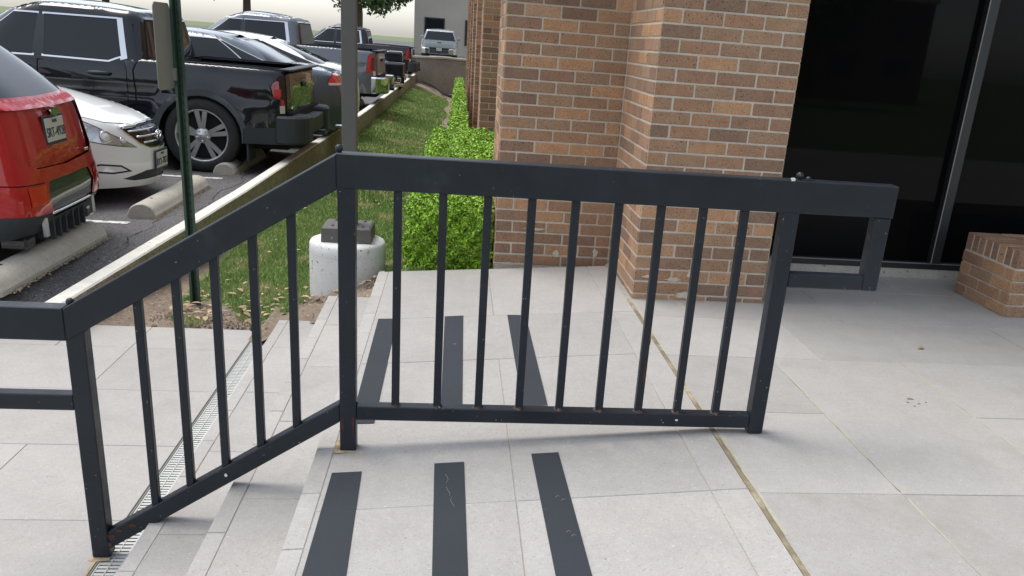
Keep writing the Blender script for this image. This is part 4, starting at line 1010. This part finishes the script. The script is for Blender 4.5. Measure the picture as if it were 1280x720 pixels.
def car(loc, label, body, rz=0, Lf=2.15, Lr=2.2, W=.83, top=None, prof_f=None, prof_r=None, nf=2.8, nr=4, roof=1.32, belt=.88, gx=(-1.75, .95), rx=(-.95, .15), tuck=.20, AX=(-1.35, 1.28), WR=.30, group=None,
        front=None, rear=None, crown=.06, doors=True, bot=.19, hatch=False, trunk_x=-1.45, quarter=False, nrg=5):
    e = empty('parked_car', loc, rz, label=label, cat='car')
    if group: e['group'] = group
    prof_f = prof_f or (lambda z: Lf - .5 * abs(z - .45) ** 2); prof_r = prof_r or (lambda z: Lr - .3 * abs(z - .5) ** 2)
    w_ = lambda z, x=0: W - .05 * abs((z - .52) / .40) ** 2.2 - (.010 * math.exp(-((z - .70) / .03) ** 2) if abs(x) < 1.9 else 0)
    sh_ = Shell(prof_f, prof_r, w_, top, lambda x: bot + (.02 if abs(x) > 1.6 else 0), nf=nf, nr=nr, rnd=.07,
                bulge=lambda x, z, sv: .018 * max(math.exp(-(abs(math.hypot(x - AX[0], z - WR) - WR - .07) / .05) ** 2), math.exp(-(abs(math.hypot(x - AX[1], z - WR) - WR - .07) / .05) ** 2)) if z > .25 else 0)
    s = sh_.side; RG = []
    if doors:
        for nm, pl_ in (('rear_door', [(-1.0, .32), (-1.05, .55), (-.95, .72), (-.93, top(-.93)), (-.08, top(-.08)), (-.08, .32)]), ('front_door', [(-.06, .32), (-.06, top(-.06)), (.80, top(.8) - .0), (.86, .6), (.84, .32)])):
            p_ = [s(*q_) for q_ in pl_]; RG.append(('seam', m_seam, grow(p_, .006), -.005, 0)); RG.append((nm, body, p_, 0, 2))
    if front: RG += front(sh_)
    if rear: RG += rear(sh_)
    for c in AX: RG.append((None, m_clad, [s(c + WR + .04, .0)] + [s(x, z) for x, z in arc(c, WR - .0, WR + .045, -20, 200, 18)] + [s(c - WR - .04, .0)], 0, 0))
    sh_.build(e, ('body', body), RG)
    sh_.cap(e, 'hood', body, gx[1] - .25, Lf - .0005, lambda x: crown * min(1, max(0, (Lf - x)) * 1.3), step=.04)
    if not hatch: sh_.cap(e, 'boot_lid', body, -Lr + .0005, gx[0] + .5, lambda x: .035 * min(1, max(0, (Lr + x)) * 3), step=.04)
    else: sh_.cap(e, 'hatch_shelf', body, -Lr + .0005, gx[0] + .5, lambda x: .02 * min(1, max(0, (Lr + x)) * 3), step=.04)
    underbody(e, -Lr + .35, Lf - .4, W - .15, AX, bot - .02, .5); well(e, AX, WR + .045, W)
    for x in AX:
        for sg in (1, -1): wheel(e, x, sg * (W - .10), WR, .19, 5, .68, 'single' if body != m_red else 'double', sg)
    # greenhouse
    zb = belt - .03; ZR = roof; xm = (gx[0] + gx[1]) / 2; ha = gx[1] - xm
    v_ = lambda z: min(1.1, max(0, (z - zb) / (ZR - zb)))
    top2 = smf((gx[0], ZR - .05), (rx[0], ZR - .01), ((rx[0] + rx[1]) / 2, ZR), (rx[1], ZR - .015), (gx[1], ZR - .07))
    cs = Shell(lambda z: (gx[1] - xm) + (rx[1] - gx[1]) * v_(z) ** 1.15, lambda z: (xm - gx[0]) + (gx[0] - rx[0]) * v_(z) ** 1.2, lambda z: W - .055 - tuck * v_(z) ** 1.2, top2, lambda x: zb, nf=4, nr=nrg, rnd=.06, xm=xm, zr=zb)
    c_s, c_f, c_r = cs.side, cs.front, cs.rear; RG = []; z1 = belt + .015; z2 = ZR - .085
    a_ = gx[0] + .42; b_ = gx[1] - .20; mid = -.05
    G = [('rear_door_window', [(a_ + .10, z1), (a_ + .10, z2), (mid - .03, z2 + .005), (mid - .03, z1)]), ('front_door_window', [(mid + .03, z1), (mid + .03, z2 + .005), (b_ - .12, z2), (b_ + .12, z1)]), ('quarter_window', [(a_ - .22, z1 + .02), (a_ + .02, z2 - .02), (a_ + .06, z2 - .02), (a_ + .06, z1)])]
    for nm, pl_ in G: RG.append(('window_trim', m_chrome if body in (m_slate,) else m_seam, grow([c_s(*q_) for q_ in pl_], .025), .002, 2))
    for nm, pl_ in G: RG.append(('window_seal', m_seam, grow([c_s(*q_) for q_ in pl_], .010), .002, 0))
    for nm, pl_ in G: RG.append((nm, m_cglass, [c_s(*q_) for q_ in pl_], .001, 2))
    wz = zb + .03
    RG.append(('windscreen', m_cglass, [c_f(0, wz), c_f(0, ZR - .06), c_f(W - .30, ZR - .07), c_f(W - .16, wz)], .001, 0))
    RG.append(('rear_window', m_cglass, [c_r(0, wz + .01), c_r(0, ZR - .07), c_r(W - .34, ZR - .09), c_r(W - .17, wz + .07), c_r(W - .24, wz + .02)], .001, 0))
    cs.build(e, ('cabin', body), RG, .08, .05)
    cs.cap(e, 'roof', body, gx[0] + .001, gx[1] - .001, lambda x: .035)
    for sg in (1, -1):
        for x in (-.82, .10):
            k = MB(); y_ = sg * (W - .012); k.tube([(x, y_ - sg * .02, .76), (x + .03, y_ + sg * .02, .765), (x + .10, y_ + sg * .024, .768), (x + .16, y_ + sg * .02, .77), (x + .19, y_ - sg * .02, .77)], [.010, .014, .016, .014, .010], 8); k.build('door_handle', body, e)
        k = MB(); yy_ = sorted((sg * (W - .06), sg * (W + .13))); k.box(gx[1] - .32, gx[1] - .20, yy_[0], yy_[1], belt + .0, belt + .11, .03, seg=2); k.build('door_mirror', body, e)
    e['_'] = 0; del e['_']
    return e, sh_
def bar3(e, name, m, pts, rad):
    k = MB(); k.tube(pts, rad, 8); return k.build(name, m, e)
def onfront(sh_, y, z, off=0):
    sg = 1 if y >= 0 else -1; q = sh_.front(abs(y), z); p = sh_.pos(q[0], z, off); return (p[0], p[1] * sg, p[2])
def onrear(sh_, y, z, off=0):
    sg = 1 if y >= 0 else -1; q = sh_.rear(abs(y), z); p = sh_.pos(q[0], z, off); return (p[0], p[1] * sg, p[2])
def onside(sh_, x, z, off=0, sg=1):
    q = sh_.side(x, z); p = sh_.pos(q[0], z, off); return (p[0], p[1] * sg, p[2])

m_hl = mat('headlight_housing', (.42, .44, .46), .16, metal=.6, coat=1, noise=(18, .35), space='obj')
# ---- white sedan nosed in to the curb
def white_front(h):
    F, s = h.front, h.side; g = [F(0, .655), F(.25, .657), F(.385, .643), F(.34, .58), F(.28, .515), F(.18, .478), F(0, .466)]
    hl = [F(.32, .484), F(.38, .530), F(.45, .592), F(.50, .650), F(.54, .692), s(1.66, .742), s(1.50, .760), s(1.47, .735), s(1.56, .665), s(1.70, .590), F(.57, .552), F(.50, .520), F(.43, .502)]
    fg = [F(.39, .292), F(.43, .325), F(.52, .340), F(.57, .325), F(.55, .298), F(.47, .282)]
    it = [F(0, .200), F(0, .282), F(.24, .280), F(.42, .222), F(.34, .200)]
    return [('seam', m_seam, grow(hl, .007), -.003, 0), ('headlight', m_hl, hl, .004, 2), ('fog_recess', m_dark, grow(fg, .016), -.006, 2), ('fog_light', m_lens, fg, -.004, 2), ('intake', m_clad, it, -.012, 0),
            ('grille_surround', m_chrome, grow(g, .010), .004, 0), ('grille', m_dark, g, -.012, 0),
            ('seam', m_seam, [F(.32, .672), F(.45, .690), s(1.80, .735), s(1.5, .80), s(1.5, .794), s(1.80, .729), F(.45, .684), F(.32, .666)], -.003, 0)]
ws, wsh = car((-4.77, 7.80, ASPH), 'pearl white sedan nosed in to the curb between the red SUV and the black pickup', m_wht, 0, front=white_front, nf=2.5,
              top=smf((-2.2, .92), (-1.5, .93), (-.5, .90), (.5, .88), (1.0, .86), (1.4, .825), (1.75, .765), (2.0, .695), (2.15, .64)), prof_f=lambda z: 2.16 - 1.5 * max(0, z - .46) ** 2 - 1.2 * max(0, .34 - z) ** 2, gx=(-1.75, .92), belt=.90, crown=.085, bot=.125)
for z in (.515, .565, .612):
    ymax = .225 + (z - .5) * 1.05
    bar3(ws, 'grille_bar', m_chrome, [onfront(wsh, ymax * t, z + .004 * (1 - t * t), -.002) for t in (-1, -.75, -.5, -.25, 0, .25, .5, .75, 1)], .0085)
bar3(ws, 'grille_top_bar', m_chrome, [onfront(wsh, .375 * t, .656 - .010 * t * t, .008) for t in (-1, -.8, -.6, -.4, -.2, 0, .2, .4, .6, .8, 1)], .017)
k = MB(); cx, cy, cz = onfront(wsh, 0, .567, .016)
k.tube([(cx, .062 * math.cos(a), cz + .036 * math.sin(a)) for a in [2 * math.pi * i / 20 for i in range(21)]], .006, 6, cap=False)
for sg in (-1, 1): k.tube([(cx, sg * .026 + .010, cz + .026), (cx + .002, sg * .026 - .008, cz - .026)], .006, 6)
k.tube([(cx, -.022, cz - .008), (cx + .003, .022, cz + .008)], .006, 6); k.build('emblem', m_chrome, ws)
for sg in (1, -1):
    for (yy_, zq, rr_) in ((.478, .575, .050), (.400, .545, .024), (.545, .640, .030)):
        k = MB(); px, py, pz = onfront(wsh, sg * yy_, zq, .002); q_ = Matrix.Translation((px, py, pz)) @ Vector((1, sg * .7, .35)).to_track_quat('Z', 'Y').to_matrix().to_4x4()
        t = MB(); t.lathe([(0, .012), (rr_ * .55, .008), (rr_ * .8, -.004)], 20, 'z'); bmesh.ops.transform(t.bm, matrix=q_, verts=t.bm.verts); t.build('projector_lens', m_lens, ws)
        t = MB(); t.lathe([(rr_ * .8, 0), (rr_ * .9, .010), (rr_ * 1.05, .0)], 20, 'z'); bmesh.ops.transform(t.bm, matrix=q_, verts=t.bm.verts); t.build('projector_ring', m_chrome, ws)
px = onfront(wsh, 0, .38)[0]; plate(ws, px + .012, 0.0, .352, 'BY2-7827', 1, -.03, frame=True, wd=.27, ht=.135)

# ---- red SUV, rear towards the curb
def red_rear(h):
    r_, s = h.rear, h.side
    blk = [r_(0, .30), r_(0, .530), r_(.20, .535), r_(.325, .530), r_(.37, .45), r_(.33, .345), r_(.27, .30)]
    rec = [r_(0, .60), r_(0, .955), r_(.45, .962), r_(.60, .965), r_(.62, .93), r_(.60, .70), r_(.42, .62)]
    tl = [s(-1.80, .80), s(-1.80, .93), r_(.77, .955), r_(.70, .94), r_(.72, .84)]
    low = [r_(0, .10), r_(0, .335), r_(.30, .34), r_(.5, .35), s(-2.02, .37), s(-1.8, .38), s(-1.8, .1)]
    return [('lower_cladding', m_clad, low, .0, 0), ('bumper_panel', m_dark, blk, -.008, 0), ('hatch_recess', m_red, rec, -.022, 0), ('seam', m_seam, grow(tl, .006), -.003, 0), ('tail_light', m_taild, tl, .004, 2),
            ('rear_reflector', m_tail, [r_(.40, .41), r_(.39, .525), r_(.56, .525), r_(.56, .41)], .004, 2), ('seam', m_seam, [r_(.38, .530), r_(.38, .537), r_(.60, .545), s(-1.98, .56), s(-1.98, .552), r_(.60, .538)], -.003, 0)]
rs, rsh = car((-4.64, 5.66, ASPH), 'bright red SUV backed up to the curb, only its rear end in view', m_red, math.pi + .05, Lr=2.15, Lf=2.1, W=.84, rear=red_rear, nr=6.0, nf=3, roof=1.50, belt=1.01, gx=(-2.03, 1.05), rx=(-1.35, .2), hatch=True, bot=.20, nrg=4.5, AX=(-1.30, 1.25), WR=.325, tuck=.17,
              top=smf((-2.2, 1.02), (-1.5, 1.04), (-.5, 1.02), (1.0, .98), (1.6, .92), (2.1, .8)), prof_r=lambda z: 2.15 - .16 * max(0, z - .45) - 1.0 * max(0, z - .93) ** 1.5 - .9 * max(0, .36 - z) ** 1.2, crown=.05)
px = onrear(rsh, 0, .82)[0]; plate(rs, px + .012, 0, .815, 'SRT-4928', -1, -.08, wd=.28)
k = MB(); cx = onrear(rsh, 0, .935)[0] - .004
k.prism([(-.070, -.014), (-.024, -.014), (-.024, -.030), (.024, -.030), (.024, -.014), (.070, -.014), (.062, .014), (.024, .014), (.024, .030), (-.024, .030), (-.024, .014), (-.062, .014)], cx - .016, cx + .01, 'x')
bmesh.ops.translate(k.bm, vec=(0, 0, .925), verts=k.bm.verts); k.build('emblem', m_chrome, rs)
k = MB(); x_, y_, z_ = onrear(rsh, -.37, .645, .004); k.box(x_ - .004, x_ + .004, y_ - .03, y_ + .03, .635, .655, .002); k.build('badge', m_chrome, rs)
bar3(rs, 'chrome_strip', m_chrome, [onrear(rsh, y_, .338 + .02 * y_ * y_, .008) for y_ in (-.36, -.25, -.12, 0, .12, .25, .36)], .008)
for sg in (1, -1):
    x_, y_, z_ = onrear(rsh, sg * .40, .30, .006)
    k = MB(); k.prism([(y_ - .022, .20), (y_ + .022, .20), (y_ + .030, .335), (y_ - .012, .335)], x_ - .004, x_ + .02, 'x', bev=.003); k.build('bumper_trim', m_alloy, rs)
    k = MB(); k.prism([(y_ - .02, .365), (y_ + .02, .365), (y_ + .035, .47), (y_ + .012, .47)], x_ - .004, x_ + .02, 'x', bev=.003); k.build('bumper_trim', m_alloy, rs)
    for q in (.06, .16, .26):
        x_, y_, z_ = onrear(rsh, sg * q, .24, .0); k = MB(); k.box(x_ - .03, x_ + .08, y_ - .008, y_ + .008, .15, .31, .003); k.build('diffuser_fin', m_clad, rs)
    x_, y_, z_ = onrear(rsh, sg * .52, .23, -.02); k = MB(); k.box(x_ - .03, x_ + .12, y_ - .07, y_ + .07, .15, .22, .012); k.build('exhaust_tip', m_dark, rs)
MB().box(-1.52, -1.22, -.60, .60, 1.462, 1.492, .012).build('spoiler', m_red, rs)

# ---- slate sedan, tail towards the curb
def slate_rear(h):
    r_, s = h.rear, h.side
    tl = [r_(.62, .862), r_(.60, .90), r_(.54, .945), r_(.44, .985), r_(.20, .99), r_(.20, .862)]
    tw_ = [r_(.625, .835), r_(.62, .866), r_(.20, .866), r_(.20, .835)]
    fd = [(s(-1.62, .80)[0] + .055 * math.cos(a), .80 + .055 * math.sin(a)) for a in [2 * math.pi * i / 16 for i in range(16)]]
    return [('seam', m_seam, grow(tl, .006), -.003, 0), ('tail_light', m_tail, tl, .004, 2), ('reverse_light', m_tailw, tw_, .005, 2), ('seam', m_seam, grow(fd, .005), -.003, 1), ('fuel_door', m_slate, fd, 0, 1)]
ss, ssh = car((-3.83, 12.42, ASPH), 'dark slate sedan with red tail lights parked beyond the black pickup', m_slate, math.pi, Lr=2.3, Lf=2.2, W=.85, rear=slate_rear, nr=4.5, roof=1.40, belt=1.03, gx=(-1.62, 1.1), rx=(-.78, .25), bot=.24, AX=(-1.35, 1.40), WR=.315,
              top=smf((-2.3, 1.0), (-2.0, 1.03), (-1.5, 1.045), (-.5, 1.02), (1.0, .96), (1.6, .88), (2.2, .72)), prof_r=lambda z: 2.3 - .25 * max(0, z - .75) - .3 * abs(z - .5) ** 2, crown=.05)
px = onrear(ssh, 0, .5)[0]; plate(ss, px - .012, 0, .78, 'KLM·2206', -1, -.05) if False else None
k = MB(); k.lathe([(.03, -2.34), (.034, -2.20), (.03, -2.1)], 14, 'x', (0, .55, .30)); k.build('exhaust_pipe', m_chrome, ss)
# ---- white car beyond it
def w2_rear(h):
    r_, s = h.rear, h.side; tl = [s(-2.08, .80), s(-2.08, .90), r_(.45, .93), r_(.45, .82)]
    return [('seam', m_seam, grow(tl, .006), -.003, 0), ('tail_light', m_tail, tl, .004, 2)]
w2, w2h = car((-3.93, 14.62, ASPH), 'white car parked between the slate sedan and the grey pickup', m_wht, math.pi, Lr=2.28, Lf=2.2, W=.85, rear=w2_rear, nr=3.6, roof=1.38, belt=1.0, gx=(-1.90, 1.1), rx=(-.85, .25), bot=.22,
              top=smf((-2.3, .98), (-1.5, 1.02), (-.5, 1.0), (1.0, .95), (1.6, .88), (2.2, .74)), prof_r=lambda z: 2.28 - .3 * abs(z - .5) ** 2, crown=.05)
# ---- further pickups
g2 = pickup((-4.25, 18.95, ASPH), 'grey pickup truck with tall red tail lights and a chrome rear bumper', body=m_grey, chrome_bumper=True, cladded=False, lens=m_tail); g2.scale = (1.08,) * 3
g3 = pickup((-4.15, 31.2, ASPH), 'black pickup truck with a tow hitch, last in the row before the concrete wall', body=m_dark, cladded=False, lens=m_tail); g3.scale = (1.05,) * 3
g4 = pickup((-1.1, 49.5, .05), 'silver pickup truck seen from behind above the far concrete wall', body=m_silver, chrome_bumper=True, cladded=False, rz=math.pi / 2 , lens=m_tail); g4.scale = (.98,) * 3
plate(g4, -2.61, 0, .58, 'NBX·7741', -1)
# ---- touring motorcycle
mo = empty('motorcycle', (-2.62, 24.6, ASPH), math.pi, label='black and chrome touring motorcycle with a square black case, parked past the grey pickup', cat='motorcycle')
def mwheel(x):
    k = MB(); k.lathe([(.24, -.05), (.30, -.055), (.33, -.02), (.33, .02), (.30, .055), (.24, .05)], 32, 'y', (x, 0, .33)); k.build('tyre', m_tire, mo)
    k = MB(); k.lathe([(.24, -.05), (.22, 0), (.24, .05)], 32, 'y', (x, 0, .33))
    for i in range(10): a = math.pi * 2 * i / 10; k.tube([(x, 0, .33), (x + .23 * math.cos(a), 0, .33 + .23 * math.sin(a))], .010, 5)
    k.build('rim', m_chrome, mo)
mwheel(-.78); mwheel(.80)
def sub(name, m, fn):
    k = MB(); fn(k); return k.build(name, m, mo)
sub('top_case', m_dark, lambda k: k.box(-1.05, -.62, -.27, .27, .82, 1.10, .06, seg=3))
for sg in (1, -1):
    sub('saddlebag', m_dark, lambda k: k.box(-1.10, -.52, min(sg * .16, sg * .42), max(sg * .16, sg * .42), .42, .80, .05, seg=3))
    sub('exhaust_pipe', m_chrome, lambda k: k.tube([(.25, sg * .15, .30), (0, sg * .28, .22), (-1.1, sg * .30, .22)], [.035, .04, .045], 12))
    sub('crash_bar', m_chrome, lambda k: k.tube([(.35, sg * .08, .30), (.40, sg * .34, .36), (.40, sg * .34, .52), (.42, sg * .08, .66)], .014, 8))
    sub('handlebar', m_chrome, lambda k: k.tube([(.42, 0, .98), (.38, sg * .2, 1.04), (.22, sg * .38, 1.02)], .014, 8))
    sub('mirror', m_chrome, lambda k: k.box(.34, .36, min(sg * .34, sg * .46), max(sg * .34, sg * .46), 1.12, 1.19, .01))
sub('engine', m_alloy, lambda k: (k.box(-.12, .28, -.17, .17, .24, .55, .05), k.lathe([(0, -.2), (.10, -.2), (.11, .2), (0, .2)], 16, 'y', (.02, 0, .52))))
sub('fuel_tank', m_dark, lambda k: k.box(-.10, .42, -.15, .15, .70, .90, .08, seg=3))
sub('seat', m_clad, lambda k: k.box(-.62, -.08, -.16, .16, .68, .80, .05, seg=3))
sub('fairing', m_dark, lambda k: k.box(.42, .62, -.27, .27, .72, 1.06, .07, seg=3))
sub('windscreen', m_cglass, lambda k: k.prism([(.50, 1.02), (.52, 1.02), (.38, 1.34), (.36, 1.34)], -.20, .20, 'y'))
sub('fork', m_chrome, lambda k: (k.tube([(.80, .09, .33), (.50, .09, .98)], .022, 8), k.tube([(.80, -.09, .33), (.50, -.09, .98)], .022, 8)))
sub('front_fender', m_dark, lambda k: k.lathe([(.35, -.07), (.375, 0), (.35, .07)], 20, 'y', (.80, 0, .33), a0=.2, a1=2.6))
sub('rear_fender', m_dark, lambda k: k.lathe([(.35, -.08), (.38, 0), (.35, .08)], 20, 'y', (-.78, 0, .33), a0=.3, a1=3.1))
sub('tail_light', m_tail, lambda k: k.box(-1.19, -1.16, -.06, .06, .52, .60, .01))

# ------------------------------------------------------------------ far end of the slope
ew = empty('concrete_wall', (-.6, 34.1, -.8), label='old stained concrete retaining wall closing the far end of the grass slope', cat='wall')
k = MB(); k.prism([(-1.95, -1.3), (.60, -1.3), (.60, .42), (-.6, .46), (-1.95, .40)], 34.0, 34.25, 'y'); built(k, 'wall_face', m_wallc, ew)
k = MB(); k.prism([(-1.95, .40), (-.6, .46), (.60, .42), (.60, .50), (-.6, .54), (-1.95, .48)], 33.95, 34.30, 'y', bev=.01); built(k, 'wall_cap', m_conc, ew)
k = MB(); k.tube([(-1.35, 33.6, -.40), (-1.0, 33.0, -.50), (-.75, 32.4, -.60), (-.55, 31.8, -.70), (-.3, 31.2, -.74), (-.12, 31.0, -.76)], .05, 8)
o = k.build('drain_hose', m_black); tag(o, 'black corrugated drain hose lying down the slope below the far concrete wall', 'hose')
k = MB(); k.quad((-60, 34.3, ASPH), (80, 34.3, ASPH), (80, 42, .05), (-60, 42, .05)); k.quad((-60, 42, .05), (80, 42, .05), (80, 160, .05), (-60, 160, .05)); tag(k.build('far_road', m_asph), kind='structure')
def far_building(x, y, w0, d0, h0, label, m, cols, rows_):
    e = empty('far_building', (x, y, .05 if y > 0 else -1.4), label=label, cat='building')
    built(MB().box(x, x + w0, y, y + d0, -.05 if y > 0 else -1.4, h0), 'wall', m, e); built(MB().box(x - .3, x + w0 + .3, y - .3, y + d0, h0, h0 + .4), 'roof_edge', m_plaster, e)
    for i in range(cols):
        for j in range(rows_):
            xa = x + w0 * (i + .25) / cols; za = .8 + j * 3.4; f_ = built(MB().box(xa, xa + w0 / cols * .5, y - .06, y + .05, za, za + 1.7), 'window', m_frame, e) if y > 0 else built(MB().box(xa, xa + w0 / cols * .5, y + d0 - .05, y + d0 + .06, za, za + 1.7), 'window', m_frame, e)
            q0, q1 = (y - .08, y - .065) if y > 0 else (y + d0 + .065, y + d0 + .08); built(MB().box(xa + .08, xa + w0 / cols * .5 - .08, q0, q1, za + .08, za + 1.62), 'pane', m_cglass, f_)
    return e
m_beige = mat('beige_panel', (.42, .39, .33), .9, noise=(.8, .08))
far_building(-3.2, 62, 14, 12, 7, 'pale beige building beyond the far parking row', m_beige, 5, 2)
def tree(x, y, h, cr, label, seed):
    e = empty('tree', (x, y, -.6), label=label, cat='tree'); rr = random.Random(seed); g_ = np.random.default_rng(seed)
    k = MB(); k.tube([(x, y, -.7), (x + .1, y, h * .3), (x - .1, y + .1, h * .6)], [h * .035, h * .026, h * .015], 10)
    for i in range(7):
        a = rr.uniform(0, 6.28); z = h * rr.uniform(.28, .5); L_ = cr * rr.uniform(.5, .8); k.tube([(x, y, z), (x + L_ * .5 * math.cos(a), y + L_ * .5 * math.sin(a), z + L_ * .4), (x + L_ * math.cos(a), y + L_ * math.sin(a), z + L_ * .6)], [h * .012, h * .008, h * .003], 6)
    built(k, 'trunk', m_twig, e)
    C_ = np.array([[x + rr.uniform(-1, 1) * cr * .65, y + rr.uniform(-1, 1) * cr * .65, h * .66 + rr.uniform(-1, 1) * h * .24] for _ in range(26)]); rad = np.array([cr * rr.uniform(.25, .45) for _ in range(26)])
    N = 9000; ci = g_.integers(0, 26, N); dv = g_.normal(size=(N, 3)); dv /= np.linalg.norm(dv, axis=1)[:, None]; Pn = C_[ci] + dv * (rad[ci] * g_.uniform(.6, 1.05, N))[:, None]
    d1 = g_.normal(size=(N, 3)); d1 /= np.linalg.norm(d1, axis=1)[:, None]; d2 = np.cross(d1, dv); d2 /= np.linalg.norm(d2, axis=1)[:, None] + 1e-6; L_ = .11 * cr / 2.5 * g_.uniform(.6, 1.4, (N, 1))
    o = tri_mesh('crown', np.stack([Pn - d1 * L_, Pn + d2 * L_ * .6, Pn + d1 * L_, Pn - d2 * L_ * .6], 1), 4, m_tleaf, None, tint=g_.uniform(-1, 1, N)); P(o, e)
m_tleaf = mat('tree_leaf', (.05, .095, .025), .6, tint=.4, noise=(.5, .2, (.07, .12, .03)))
for i, (x, y, h, cr, lb) in enumerate([(-7, 62, 8, 3.6, 'leafy green tree left of the pale beige building'), (-14, 60, 9, 4, 'tall leafy tree beyond the parking lot, second from the pale building'), (-22, 58, 8, 3.8, 'round leafy tree beyond the middle of the parking lot'), (-31, 54, 9, 4.4, 'broad leafy tree at the far left of the parking lot'),
      (-40, 40, 10, 5, 'large leafy tree at the left edge of the parking lot'), (-24, -48, 9, 5, 'unseen leafy tree added for reflections, behind the viewer on the left'), (2, -50, 9, 5.5, 'unseen leafy tree added for reflections, straight behind the viewer'), (24, -48, 9, 5, 'unseen leafy tree added for reflections, behind the viewer on the right')]): tree(x, y, h, cr, lb, 40 + i)  # the trees behind the viewer are added as something dark to reflect
m_brown = mat('brown_reflection_block', (.11, .075, .055), .9, noise=(.8, .1))
far_building(-20, -70, 60, 8, 7.0, 'long brown block added unseen behind the viewer to darken reflections', m_brown, 12, 2)  # unseen dark block, added to keep the bright horizon out of the glass
